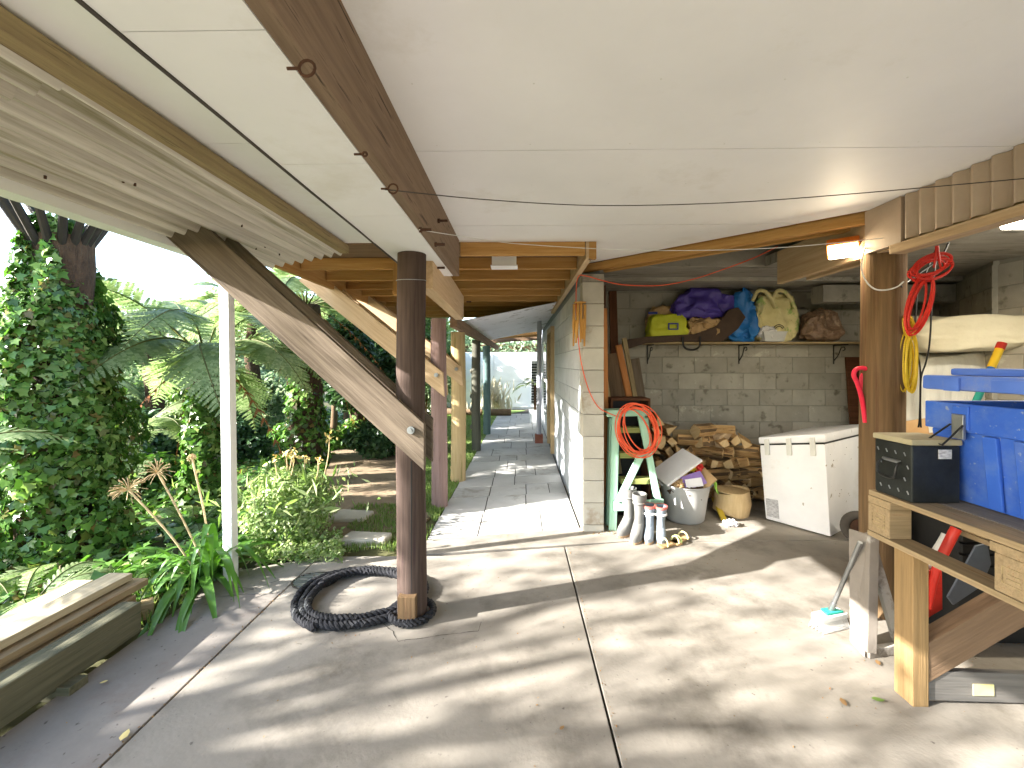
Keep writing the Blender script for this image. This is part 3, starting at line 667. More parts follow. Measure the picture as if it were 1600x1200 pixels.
# ================================================================== THINGS IN AND AROUND THE SHED
def ell(c, rx, rz, t, ax='y', tilt=0, ph=0):
    """point on an ellipse in a vertical plane facing the camera"""
    a = 2 * math.pi * t + ph; x = rx * math.cos(a); z = rz * math.sin(a)
    return Vector((c[0] + x * math.cos(tilt) - z * math.sin(tilt), c[1], c[2] + x * math.sin(tilt) + z * math.cos(tilt)))
def smoothpts(pts, k=6):
    pts = [Vector(p) for p in pts]; out = []
    for i in range(len(pts) - 1):
        p0, p1, p2, p3 = pts[max(i - 1, 0)], pts[i], pts[i + 1], pts[min(i + 2, len(pts) - 1)]
        for j in range(k):
            t = j / k
            out.append(.5 * ((2 * p1) + (p2 - p0) * t + (2 * p0 - 5 * p1 + 4 * p2 - p3) * t * t + (3 * p1 - p0 - 3 * p2 + p3) * t ** 3))
    out.append(pts[-1]); return out

# --- battle rope
rp = []
cx_, cy_ = -1.02, 2.80
for i in range(200):
    t = i / 199; a = math.radians(252) - t * 2 * math.pi * 2.75
    r = .41 - .115 * t + .014 * math.sin(3 * a + 2 * t); rp.append(Vector((cx_ + r * 1.02 * math.cos(a), cy_ + r * .92 * math.sin(a), .027 + .022 * max(0, t - .3) / .7 + .005 * math.sin(3 * a))))
last = rp[-1]
e = [last, Vector((-.86, 2.62, .07)), Vector((-.72, 2.72, .05))]
ring_ = [Vector((g1.x + .128 * math.cos(b), g1.y + .128 * math.sin(b), .03)) for b in np.linspace(math.radians(175), math.radians(175 + 330), 34)]
path = rp + smoothpts([last, last.lerp(ring_[0], .5), ring_[0]], 6)[1:] + ring_[1:]
res = []
for a, b in zip(path, path[1:]):
    k = max(1, int((b - a).length / .012)); res += [a.lerp(b, i / k) for i in range(k)]
m = MB(); arc = 0
for s in range(3):
    pts = []; arc = 0
    for i, p in enumerate(res):
        tn = (res[min(i + 1, len(res) - 1)] - res[max(i - 1, 0)]).normalized(); sd = Vector((0, 0, 1)).cross(tn).normalized(); u2 = tn.cross(sd)
        if i: arc += (p - res[i - 1]).length
        an = (arc + .03 * noise.noise(p * 6)) / .085 * 2 * math.pi + s * 2 * math.pi / 3
        pts.append(p + (sd * math.cos(an) + u2 * math.sin(an)) * (.0125 + .003 * noise.noise(p * 9)) + noise.noise_vector(p * 14) * .006)
    m.tube(pts, .0135, 7)
rope = obj('battle_rope', m, 'rope_black', smooth=True); tag(rope, 'thick black twisted rope coiled on the concrete and around the dark post', 'rope')

# --- drain grate
dg_ = thing('drain_grate', 'rusty slotted drain grate half hidden by the coiled rope', 'drain', WZ(490, 907)); c = WZ(492, 908)
m = MB(); m.lathe([(0, -.02), (.155, -.02), (.155, .006), (.142, .006), (.142, -.004), (0, -.004)], (c.x, c.y, .0), 28, sy=.8); obj('frame', m, 'gap', dg_)
for k in range(9):
    yy = -.10 + k * .025; hw = .142 * math.sqrt(max(.02, 1 - (yy / .118) ** 2)); m = MB(); m.box((c.x - hw, c.y + yy - .005, -.003), (c.x + hw, c.y + yy + .005, .008)); obj('bar', m, 'steel', dg_)

# --- sleeper, planks, block
sl = beam('garden_sleeper', (-2.19, .6, .11), (-2.17, 2.40, .105), .11, .17, 'mossy_timber', bevel=.01); tag(sl, 'dark mossy timber sleeper laid along the slab edge', 'sleeper')
for k, yy in enumerate((2.0,)):
    b = beam('sleeper_chock', (-2.24, yy, .0), (-2.06, yy, .0), .09, .07, 'mossy_timber'); tag(b, 'short dark chock under the mossy sleeper', 'chock')
b = beam('timber_offcut', WZ(190, 985) + Vector((-.02, .10, .045)), WZ(228, 972) + Vector((-.02, .08, .045)), .09, .09, 'old_board'); tag(b, 'small square timber offcut at the end of the mossy sleeper', 'offcut')
plk = [((-2.66, 1.30, .175), (-2.71, 2.66, .155), .12, 'grey plank lying loosest on the pile towards the ivy'),
       ((-2.40, 1.35, .262), (-2.40, 2.58, .24), .14, 'wide grey plank on top of the pile by the sleeper'),
       ((-2.37, 1.20, .205), (-2.33, 2.62, .19), .13, 'yellowish plank under the wide grey plank'),
       ((-2.36, .95, .155), (-2.31, 2.52, .14), .12, 'lowest yellow plank of the pile by the sleeper')]
for k, (a, b, wd, lab) in enumerate(plk):
    o = beam('plank', a, b, wd, .04, ('plank_pale', 'plank_pale', 'pallet', 'pallet')[k]); tag(o, lab, 'plank', 'planks piled by the garden')
for k, yy in enumerate((2.35,)):
    b = beam('bearer_block', (-2.74, yy, .06), (-2.28, yy, .06), .1, .14, 'mossy_timber'); tag(b, 'dark timber bearer under the planks', 'bearer')

# --- leaning timber beside the block end
def TB(px, py, Y): return WY(px, py, Y)
tb = [(TB(937, 800, 4.30), TB(939, 446, 4.30), .09, .03, 'dark_board', 'tall red-brown board standing against the wall end'),
      (TB(946, 790, 4.25), TB(942, 482, 4.24), .075, .04, 'orange_board', 'orange board with a pale cut end standing by wall end'),
      (TB(966, 770, 5.0), TB(957, 455, 5.1), .09, .04, 'dark_board', 'dark brown board standing behind the leaning timber'),
      (TB(968, 740, 4.36), TB(937, 535, 4.36), .05, .03, 'old_board', 'olive-brown stick leaning low behind the green ladder'),
      (TB(984, 770, 4.75), TB(958, 552, 4.75), .17, .02, 'brace_timber', 'wide dark panel leaning among the timber'),
      (TB(1010, 750, 4.62), TB(966, 539, 4.62), .065, .035, 'orange_board', 'bright orange stick leaning before the wide dark panel'),
      (TB(1014, 735, 4.95), TB(975, 528, 4.95), .05, .03, 'old_board', 'thin weathered stick leaning nearest the firewood'),
      (TB(1022, 750, 5.1), TB(992, 560, 5.1), .10, .02, 'grey_timber', 'narrow grey plank leaning against the back wall')]
for a, b, wd, th, mt_, lab in tb:
    o = beam('leaning_board', a, b, wd, th, mt_, up=(0, 1, 0)); tag(o, lab, 'board', 'timber leaning in the shed')
cr_ = thing('wooden_crate', 'open dark wooden crate standing behind the green ladder', 'crate', (1.05, 4.25, 0))
x0, x1, ya, yb, zb, zt = .865, 1.235, 4.13, 4.40, .0, 1.19
for nme, A, B in (('side', (x0, ya, zb), (x0 + .018, yb, zt)), ('side', (x1 - .018, ya, zb), (x1, yb, zt)), ('top', (x0 + .018, ya, zt - .022), (x1 - .018, yb, zt)), ('back', (x0 + .018, yb - .012, zb), (x1 - .018, yb, zt - .022)), ('shelf', (x0 + .018, ya + .02, .62), (x1 - .018, yb - .012, .64))):
    m = MB(); m.box(A, B); obj(nme, m, 'dark_board' if nme != 'back' else 'black_plastic', cr_)

# --- green stepladder
ld = thing('step_ladder', 'old pale green painted wooden stepladder with diagonal brace', 'ladder', (1.05, 4.0, 0))
Yl = 3.985
def LP(px, py, Y=Yl): return WY(px, py, Y)
def rail(name, A, B, wd, mt_, th=.03): beam(name, A, B, th, wd, mt_, ld, up=(1, 0, 0.001) if abs((B - A).z) > abs((B - A).x) else (0, 0, 1))
rail('rear_leg', LP(957, 829), LP(962, 648), .07, 'green_paint')
rail('rear_leg', LP(1034, 812), LP(1001, 648), .06, 'green_paint')
rail('top_step', LP(946, 645, 4.02), LP(1011, 643, 4.02), .06, 'green_paint', .16)
rail('diagonal_brace', LP(966, 785, Yl - .032), LP(1004, 706, Yl - .032), .065, 'green_paint', .022)
rail('cross_bar', LP(959, 791, Yl - .032), LP(1037, 787, Yl - .032), .085, 'green_paint', .022)
for px0, px1, py in ((966, 1000, 671), (966, 1012, 710), (968, 1016, 750)):
    a = LP(px0, py, 4.08); b = LP(px1, py, 4.08); beam('tread', a, b, .11, .05, 'olive_tread', ld)
rail('front_rail', LP(949, 822, 4.14), LP(954, 652, 4.06), .035, 'green_paint', .08)
rail('front_rail', LP(1026, 800, 4.14), LP(1008, 652, 4.06), .035, 'green_paint', .08)

# --- orange extension cord: coil on the ladder and run to the beam
m = MB(); cc = LP(994, 672, 3.93)
for k in range(11):
    q = Vector((cc.x + R.uniform(-.022, .022) + .02, cc.y + R.uniform(-.022, .03), cc.z + R.uniform(-.02, .02)))
    rx, rz, tl_ = .155 + R.uniform(-.022, .03), .225 + R.uniform(-.03, .03), math.radians(18 + R.uniform(-9, 9))
    if k > 8: rx *= .55; rz *= .85
    m.tube([ell(q, rx, rz, i / 40, tilt=tl_) for i in range(40)], .0045, 6, closed=True)
run = [LP(965, 651, 3.95), LP(950, 645, 3.92), LP(935, 636, 3.92), LP(921, 612, 3.915), LP(910, 575, 3.915), LP(904, 535, 3.915), LP(900, 470, 3.915), LP(903, 434, 3.915), LP(915, 431, 3.92), LP(940, 438, 3.93), LP(975, 445, 3.93), LP(1030, 446, 3.93), LP(1080, 437, 3.9), LP(1130, 421, 3.75), LP(1180, 402, 3.7), LP(1215, 385, 3.66)]
m.tube(smoothpts(run, 8), .0048, 7)
tag(obj('extension_cord', m, 'orange_cord', smooth=True), 'orange extension cord coiled on the green ladder and strung along the opening', 'cord')
# --- bamboo chime
ch = thing('bamboo_chime', 'bamboo wind chime hanging on the cream block end', 'wind chime', LP(906, 505, 3.92))
for px, a, b, ofs in ((897, 475, 541, 0), (903, 473, 528, -.02), (908, 474, 535, .0), (914, 476, 541, -.01), (901, 500, 536, -.035), (911, 498, 530, -.03)):
    p0, p1 = LP(px, a, 3.918 + ofs * .5), LP(px - 1, b, 3.918 + ofs * .5); m = MB()
    m.tube([(p0 - p0), (p1 - p0) * .55, (p1 - p0) * .62, (p1 - p0)], [.013, .013, .010, .008], 10); obj('bamboo_tube', m, 'bamboo', ch, smooth=True, world=T(*p0))
m = MB(); q = LP(906, 474, 3.91); m.lathe([(0, 0), (.055, 0), (.055, .014), (0, .014)], q, 16, sy=.5); obj('chime_top', m, 'bamboo', ch)

# --- boots
def boot(px, py, h, s, mt_, rot, lab, extra=False, grp=None):
    g = WZ(px, py); t = thing('rubber_boot', lab, 'boot', g, grp); m = MB()
    prof = []; L = .27 * s
    rings = [(0, .0, .0, 1.0)]
    secs = [(.0, .0, .125 * s, .043 * s), (.035, .0, .128 * s, .045 * s), (.07 * s, -.004, .122 * s, .045 * s), (.10 * s, -.03 * s, .093 * s, .043 * s), (.14 * s, -.062 * s, .062 * s, .040 * s), (.2 * s, -.066 * s, .055 * s, .040 * s), (.28 * s, -.064 * s, .062 * s, .048 * s), (h * .85, -.062 * s, .068 * s, .056 * s), (h, -.06 * s, .07 * s, .058 * s), (h, -.06 * s, .064 * s, .052 * s), (h - .1, -.06 * s, .055 * s, .045 * s)]
    n = 20; vs = []; fs = []
    for z, cx0, rx, ry in secs:
        for k in range(n):
            a = 2 * math.pi * k / n; xx = math.cos(a); 
            toe = 1.0 + (.12 if xx > .3 and z < .05 else 0)
            zz = z - (.025 * s * max(0, xx) if .05 < z < .16 * s else 0)
            vs.append((cx0 + rx * xx, ry * math.sin(a) * toe, zz + .012))
    for i in range(len(secs) - 1):
        for k in range(n): fs.append((i * n + k, i * n + (k + 1) % n, (i + 1) * n + (k + 1) % n, (i + 1) * n + k))
    m.add(vs, fs); wm = T(*g) @ RZ(rot)
    obj('upper', m, mt_, t, smooth=True, world=wm)
    m = MB(); m.lathe([(0, 0), (.132 * s, 0), (.134 * s, .016), (.0, .016)], (0, 0, 0), 20, sy=.38); obj('sole', m, 'boot_sole', t, world=wm)
    m = MB(); m.lathe([(.0575 * s, h * .80), (.0655 * s, h * .80 + .006), (.0655 * s, h * .8 + .012), (.0585 * s, h * .8 + .018)] if not extra else [(.058 * s, h - .005), (.078 * s, h - .003), (.078 * s, h + .016), (.066 * s, h + .016)], (-.061 * s, 0, 0), 20, sy=.84, sx=1.08); obj('top_band', m, 'boot_red' if extra else mt_, t, smooth=True, world=wm)
    if extra:
        for zz, mm in ((.77, 'boot_white'),):
            m = MB(); m.lathe([(.060 * s, h * zz), (.0735 * s, h * zz + .002), (.0735 * s, h * zz + .016), (.06 * s, h * zz + .018)], (-.0615 * s, 0, 0), 20, sy=.84); obj('stripe', m, mm, t, smooth=True, world=wm)
ang = math.radians(248)
boot(978, 834, .385, 1.05, 'boot_grey', ang - .35, 'tall plain grey gumboot standing against the green ladder')
boot(996, 843, .37, 1.05, 'boot_grey', ang - .15, 'tall plain grey gumboot next to the striped pair')
boot(1014, 844, .275, .86, 'boot_blue', ang, 'short pale blue gumboot with red top standing next to tall boots', True)
boot(1033, 846, .275, .86, 'boot_blue', ang + .12, 'short pale blue gumboot with red top standing next to the sandals', True)
for k, (px, py) in enumerate(((1046, 852), (1062, 846))):
    g = WZ(px, py); t = thing('sandal', ('cream strapped sandal lying on its side before the blue boots', 'cream strapped sandal lying flat by the grey tub')[k], 'sandal', g); wm = T(*g) @ RZ(math.radians(25 + 20 * k))
    m = MB(); m.prism([(-.12, -.035), (-.1, -.045), (.02, -.03), (.1, -.045), (.125, 0), (.1, .045), (.02, .035), (-.1, .04)], 'z', .002, .022); obj('sandal_sole', m, 'card', t, bevel=.005, world=wm)
    for xx in (-.06, .06):
        m = MB(); m.tube([(xx, -.042, .012)] + [(xx + .01 * math.sin(a), -.045 * math.cos(a), .015 + .05 * math.sin(a)) for a in np.linspace(.2, 2.94, 8)] + [(xx, .042, .012)], .007, 6); obj('strap', m, 'cream_bag', t, smooth=True, world=wm)

# --- grey tub and its rubbish
gt = WZ(1077, 818); gt.y += .12
tu = thing('flexible_tub', 'flexible grey plastic tub overflowing with rubbish', 'tub', gt)
m = MB(); m.lathe([(0, .004), (.165, .004), (.18, .02), (.205, .20), (.232, .345), (.242, .35), (.242, .362), (.226, .358), (.2, .21), (.172, .03), (0, .02)], gt, 40); obj('tub_body', m, 'tub_grey', tu, smooth=True)
for s in (-1, 1):
    m = MB(); m.tube(smoothpts([(gt.x + s * .235, gt.y - .07, .345), (gt.x + s * .262, gt.y - .05, .375), (gt.x + s * .262, gt.y + .05, .375), (gt.x + s * .235, gt.y + .07, .345)], 5), .011, 8); obj('handle', m, 'tub_grey', tu, smooth=True)
def sheet(name, c, sx, sy, rx, ry, rz, mat, lab, cat, th=.006, amp=.01):
    m = MB(); n = 5; wm = T(*c) @ RZ(rz) @ RY(ry) @ RX(rx)
    vs = []; fs = []
    for t_ in (0, 1):
        for j in range(n + 1):
            for i in range(n + 1):
                u, v = (i / n - .5) * sx, (j / n - .5) * sy
                vs.append((u, v, amp * noise.noise(Vector((u * 9 + c[0] * 7, v * 9, c[2] * 9))) + t_ * th))
    k = (n + 1) ** 2
    for j in range(n):
        for i in range(n):
            a = j * (n + 1) + i; fs += [(a, a + n + 1, a + n + 2, a + 1), (k + a, k + a + 1, k + a + n + 2, k + a + n + 1)]
    edge = [i for i in range(n + 1)] + [(j + 1) * (n + 1) - 1 for j in range(1, n + 1)] + [n * (n + 1) + i for i in range(n - 1, -1, -1)] + [j * (n + 1) for j in range(n - 1, 0, -1)]
    for a, b in zip(edge, edge[1:] + edge[:1]): fs.append((a, b, b + k, a + k))
    m.add(vs, fs); o = obj(name, m, mat, world=wm); return tag(o, lab, cat)
sheet('foam_lid', (gt.x - .08, gt.y + .01, .50), .42, .30, math.radians(12), math.radians(-33), .15, 'paper_white', 'white foam lid leaning on top of the grey tub', 'lid', .022, .002)
sheet('cardboard_flap', (gt.x + .17, gt.y - .06, .40), .17, .2, .5, math.radians(-48), -.2, 'card', 'torn cardboard flap sticking out of the grey tub', 'cardboard')
sheet('purple_wrapper', (gt.x + .05, gt.y - .09, .40), .22, .13, .9, -.25, .2, 'paper_purple', 'white and purple wrapper in the grey tub', 'wrapper')
sheet('white_wrapper', (gt.x + .045, gt.y - .115, .385), .16, .08, 1.1, -.1, .1, 'paper_white', 'crumpled white packet at the rim of the grey tub', 'wrapper')
soft('crumpled_paper', (gt.x - .11, gt.y - .05, .31), (.17, .16, .1), 'card', p=2.5, amp=.025, seed=4); tag(bpy.data.objects['crumpled_paper'], 'crumpled brown paper at the front of the grey tub', 'paper')
soft('red_packet', (gt.x + .15, gt.y + .06, .45), (.10, .08, .07), 'paper_red', p=3, amp=.015, seed=5); tag(bpy.data.objects['red_packet'], 'small red packet on top of the tub rubbish', 'packet')
soft('yellow_packet', (gt.x + .07, gt.y + .05, .46), (.12, .08, .07), 'paper_yellow', p=3, amp=.015, seed=6); tag(bpy.data.objects['yellow_packet'], 'yellow packet on top of the tub rubbish', 'packet')
sheet('green_bag', (gt.x + .27, gt.y - .03, .36), .12, .26, .2, math.radians(66), 0, 'bag_green', 'green plastic bag hanging over the rim of the grey tub', 'bag', .008, .03)
soft('rubbish_fill', (gt.x, gt.y, .22), (.40, .40, .15), 'brown_case', p=2.3, amp=.02, seed=8); tag(bpy.data.objects['rubbish_fill'], 'dark rubbish filling the grey tub', 'rubbish')

# --- firewood pile, round log, splitter
def log_mesh(i, L, r):
    rr = random.Random(i); k = rr.choice((3, 4, 5, 5)); m = MB(); poly = []
    for j in range(k):
        a = 2 * math.pi * (j + rr.uniform(-.22, .22)) / k; q = r * rr.uniform(.8, 1.12); poly.append((q * math.cos(a), q * math.sin(a)))
    pts = []
    for a, b in zip(poly, poly[1:] + poly[:1]): pts += [a, ((a[0] + b[0]) / 2 * rr.uniform(.98, 1.12), (a[1] + b[1]) / 2 * rr.uniform(.98, 1.12))]
    m.prism(pts, 'x', -L / 2, L / 2); m.mi = [1, 1] + [2 if rr.random() < .3 else 0 for _ in range(len(m.f) - 2)]; return m
lm = []
for i in range(9):
    o = obj('split_log', log_mesh(i, R.uniform(.27, .34), R.uniform(.06, .085)), 'firewood', bevel=.006, mats=['firewood', 'log_end', 'bark']); lm.append(o); bpy.data.objects.remove(o, do_unlink=False) if False else None
lmesh = [o.data for o in lm]
for o in lm: COL.objects.unlink(o); bpy.data.objects.remove(o)
def pile_top(x):
    if x < 1.25: return .0
    if x < 1.75: return .98 - (x - 1.3) * .25
    if x < 2.1: return .62 + (x - 1.75) * .55
    if x < 2.45: return .80 - (x - 2.1) * .2
    return max(0, .72 - (x - 2.45) * .5)
cnt = 0
lay = 0; z = .07
while z < .95:
    x = 1.34 + (lay % 2) * .06
    while x < 2.80:
        if z < pile_top(x):
            for yy in (4.98 - R.uniform(0, .05),):
                endon = (x < 1.80)
                o = bpy.data.objects.new('split_log', R.choice(lmesh))
                rz_ = math.radians(90 + R.uniform(-14, 14)) if endon else math.radians(R.choice((90, 35, -25, 20, 60)) + R.uniform(-15, 15))
                setup(o, None, T(x + R.uniform(-.015, .015), yy - (.06 if not endon else 0) + R.uniform(-.04, .05), z + R.uniform(-.01, .015)) @ RZ(rz_) @ RX(R.uniform(0, 6.28)))
                tag(o, *(('split firewood log with its cut end showing in the stack behind the ladder', 'log', 'firewood stacked end-on') if endon else ('split firewood log lying askew on top of the heap behind the tub', 'log', 'loose logs topping the heap') if z > pile_top(x) - .13 else ('split firewood log wedged low in the heap behind the tub and freezer', 'log', 'logs low in the heap'))); cnt += 1
        x += R.uniform(.125, .155)
    z += .118; lay += 1
b = beam('pale_log', WY(1118, 690, 4.85), WY(1143, 678, 4.95), .14, .14, 'pine_pale', bevel=.02); tag(b, 'pale square-cut log balanced on top of the firewood', 'log')
sheet('pile_board', (2.2, 5.22, .48), .75, .5, 1.45, 0, 0, 'old_board', 'brown board leaning on the wall behind the firewood', 'board', .015, .002)
gl = WZ(1150, 808); gl.y += .12
t = thing('chopping_block', 'short round log lying in front of the firewood', 'log', gl)
m = MB(); m.tube([(0, 0, 0), (.02, 0, .12), (.0, 0, .235)], [.168, .172, .165], 28, caps=False); obj('bark_side', m, 'log_end', t, smooth=True, world=T(gl.x, gl.y, 0) @ RY(.05))
m = MB(); m.lathe([(0, .236), (.164, .236), (.166, .226)], (0, 0, 0), 28); obj('cut_face', m, 'log_end', t, world=T(gl.x, gl.y, 0) @ RY(.05))
b = beam('splitting_wedge', WZ(1119, 796) + Vector((0, .05, .10)), WZ(1131, 815) + Vector((0, 0, .02)), .05, .025, 'yellow_paint'); tag(b, 'yellow splitting wedge on the floor by the round log', 'wedge')
m = MB()
g = WZ(1142, 822); tag(soft('crumpled_wrapper', g, (.11, .07, .05), 'paper_white', amp=.02, p=2.2, seed=3), 'crumpled white wrapper on the floor by the round log', 'wrapper')

# --- chest freezer
Nn = WZ(1298, 841); Ff_ = WZ(1196, 812)
vx = Vector((Nn.y - Ff_.y, 0, 0)); du = (Ff_ - Nn); du.z = 0; wl = du.length; du.normalize(); dv = Vector((-du.y, du.x, 0)) * -1
frot = Matrix(((dv.x, du.x, 0, Nn.x), (dv.y, du.y, 0, Nn.y), (0, 0, 1, 0), (0, 0, 0, 1)))    # local x: along front, local y: depth
fz = thing('chest_freezer', 'dented white chest freezer standing in the shed', 'freezer', Nn)
def tap(mb, k=.13, H=.9):
    mb.v = [(v[0] - k * v[2] / H * (1 if v[0] < .5 else -.3), v[1], v[2] + (v[2] / H) * (.035 - .105 * v[1] / wl)) for v in mb.v]; return mb
m = MB(); m.box((0, 0, .01), (1.02, wl, .80)); obj('cabinet', tap(m), 'enamel', fz, bevel=.018, world=frot, smooth=True)
m = MB(); m.box((-.006, -.008, .812), (1.03, wl + .006, .885)); obj('lid', tap(m), 'enamel', fz, bevel=.018, world=frot, smooth=True)
m = MB(); m.box((.008, .008, .795), (1.0, wl - .01, .815)); obj('seal', tap(m), 'black_plastic', fz, world=frot)
for yy in (.09, .28, .47):
    m = MB(); m.box((-.022, yy - .02, .70), (-.002, yy + .02, .86)); m2 = tap(m); obj('hinge', m2, 'hinge', fz, bevel=.004, world=frot)
m = MB(); m.box((-.004, wl - .13, .05), (-.0015, wl - .02, .24)); obj('rating_label', tap(m), 'print_grey', fz, world=frot)
for k in range(7):
    m = MB(); s = R.uniform(.003, .007); uu, zz = R.uniform(.03, .5), R.uniform(.1, .74); m.box((uu, -.0035, zz), (uu + s, -.0008, zz + s * 1.2)); obj('chip', tap(m), 'rust', fz, world=frot)
tw = thing('trolley', 'old sack trolley wheel and axle beside the freezer', 'trolley', WZ(1340, 846)); g = WZ(1342, 848)
m = MB(); m.tube([(.10 * math.cos(a), 0, .135 + .10 * math.sin(a)) for a in np.linspace(0, 2 * math.pi, 29)[:-1]], .036, 10, closed=True); obj('tyre', m, 'rubber', tw, smooth=True, world=T(g.x, g.y, 0) @ RZ(-.35))
m = MB(); m.tube([(0, -.022, .135), (0, .022, .135)], .068, 20); m.tube([(0, -.04, .135), (0, .35, .135)], .014, 8); obj('rim', m, 'rust', tw, smooth=True, world=T(g.x, g.y, 0) @ RZ(-.35))
m = MB(); m.tube([(.05, .06, .15), (.12, .06, .4), (.14, .06, .9)], .014, 8); obj('frame', m, 'rust', tw, smooth=True, world=T(g.x, g.y, 0) @ RZ(-.35))

# --- shelf and what is on it
ZS = 1.775
sh = thing('wall_shelf', 'long thin timber shelf on scroll brackets across the block wall', 'shelf', (2.7, 5.3, ZS))
beam('board', (1.27, 5.30, ZS - .011), (4.12, 5.30, ZS - .011), .26, .022, 'old_board', sh)
for px in (1012, 1155, 1303):
    q = WY(px, 540, 5.42); m = MB(); m.tube([(q.x, 5.425, ZS - .025), (q.x, 5.425, ZS - .26)], .007, 6); obj('bracket_arm', m, 'black_plastic', sh)
    m = MB(); m.tube([(q.x, 5.42, ZS - .03), (q.x, 5.19, ZS - .03)], .007, 6); obj('bracket_arm', m, 'black_plastic', sh)
    m = MB(); m.tube(smoothpts([(q.x, 5.42, ZS - .22), (q.x + .004, 5.35, ZS - .15), (q.x, 5.30, ZS - .07), (q.x, 5.25, ZS - .06), (q.x, 5.24, ZS - .09), (q.x, 5.27, ZS - .1)], 4), .006, 6); obj('bracket_scroll', m, 'black_plastic', sh)
def SP(px, py, Y=5.28): return WY(px, py, Y)
lb = thing('lime_cool_bag', 'lime yellow cool bag with navy patch on the shelf', 'bag', (SP(1041, 530).x, 5.27, ZS))
soft('bag_body', (SP(1041, 530).x, 5.27, ZS), (.50, .24, .33), 'lime_bag', lb, p=6, taper=.18, amp=.012, seed=2)
q = SP(1052, 510, 5.145)
for a, b in (((-.06, -.04), (.06, -.025)), ((-.06, .025), (.06, .04)), ((-.06, -.025), (-.045, .025)), ((.045, -.025), (.06, .025))):
    m = MB(); m.box((q.x + a[0], q.y - .006, q.z + a[1]), (q.x + b[0], q.y + .004, q.z + b[1])); obj('patch_border', m, 'navy', lb)
m = MB(); m.tube([SP(1013, 489, 5.16), SP(1027, 489, 5.15)], .016, 8); obj('strap', m, 'navy', lb)
tag(soft('beige_bag', (SP(1040, 530).x, 5.36, ZS), (.40, .12, .44), 'card', amp=.02, p=3, seed=7), 'beige bag showing behind the lime cool bag', 'bag')
tag(soft('cardboard_scrap', (SP(1100, 530).x + .01, 5.24, ZS), (.40, .18, .27), 'card', amp=.05, p=3.5, seed=9, freq=4), 'crumpled cardboard under the purple tarpaulin', 'cardboard')
tag(soft('purple_tarpaulin', (SP(1095, 500).x, 5.28, ZS + .26), (.70, .24, .38), 'purple_tarp', amp=.05, p=3.2, seed=12, freq=2.6, sag=.18, res=22), 'folded shiny purple tarpaulin piled on the shelf', 'tarpaulin')
cs_ = thing('long_case', 'long dark brown fabric case lying along the shelf with looped handle', 'case', (1.6, 5.17, ZS))
poly = [SP(px, py, 5.16) for px, py in ((976, 531), (1010, 526), (1085, 522), (1118, 510), (1138, 484), (1152, 480), (1164, 496), (1152, 514), (1128, 534), (1060, 534), (1010, 536), (978, 546))]
m = MB(); m.prism([(p.x, p.z) for p in poly], 'y', 5.13, 5.19); obj('case_body', m, 'brown_case', cs_, bevel=.015, smooth=True)
m = MB(); m.tube(smoothpts([SP(px, py, 5.115) for px, py in ((1067, 526), (1068, 540), (1075, 546), (1086, 546), (1093, 540), (1094, 526))], 5), .012, 8); obj('carry_handle', m, 'black_plastic', cs_, smooth=True)
tag(soft('blue_bag', (SP(1160, 530).x, 5.30, ZS), (.42, .22, .62), 'blue_bag', amp=.045, p=3, taper=.25, seed=15, freq=2.8, res=22), 'shiny blue plastic bag slumped on the shelf', 'bag')
cb = thing('cream_shopping_bag', 'cream shopping bag with green print and floppy handles on shelf', 'bag', (SP(1210, 530).x, 5.29, ZS))
soft('bag_body', (SP(1210, 530).x, 5.29, ZS), (.50, .22, .58), 'cream_bag', cb, p=4.5, taper=.12, amp=.025, seed=18)
for k, px in enumerate((1192, 1222)):
    m = MB(); q = [SP(px + a, py, 5.165) for a, py in ((-16, 470), (-8, 455), (4, 456), (14, 468), (20, 482))]; m.tube(smoothpts(q, 5), .022, 8); obj('handle', m, 'cream_bag', cb, smooth=True)
for r_ in (.045, .065):
    q = SP(1217, 516, 5.155); m = MB(); m.tube([(q.x + r_ * math.cos(a), q.y - .003, q.z + r_ * math.sin(a)) for a in np.linspace(.4, 2.7, 9)], .004, 5); obj('printed_arc', m, 'black_plastic', cb)
tb_ = thing('plastic_tub', 'clear shallow plastic tub standing in front of the cream bag', 'tub', (SP(1213, 533).x, 5.12, ZS)); q = SP(1213, 534, 5.10)
m = MB(); m.lathe([(0, .003), (.15, .003), (.19, .11), (.20, .11), (.20, .12), (.185, .12), (.148, .01), (0, .01)], (q.x, 5.19, ZS), 4); m.v = [tuple(T(q.x, 5.19, ZS) @ RZ(math.pi / 4) @ Matrix.Diagonal((1, 1, 1, 1)) @ (T(q.x, 5.19, ZS).inverted() @ Vector(v))) for v in m.v]; m.v = [(v[0], 5.19 + (v[1] - 5.19) * .55, v[2]) for v in m.v]; obj('tub_shell', m, 'clear_tub', tb_)
soft('tub_contents', (q.x - .05, 5.2, ZS + .05), (.2, .12, .12), 'paper_white', tb_, amp=.025, p=2.4, seed=20)
tag(soft('kindling_sack', (SP(1283, 535).x, 5.29, ZS), (.60, .24, .40), 'sack', amp=.03, p=2.4, taper=.45, seed=22, freq=3), 'clear plastic sack of brown bark at the far end of the shelf', 'sack')
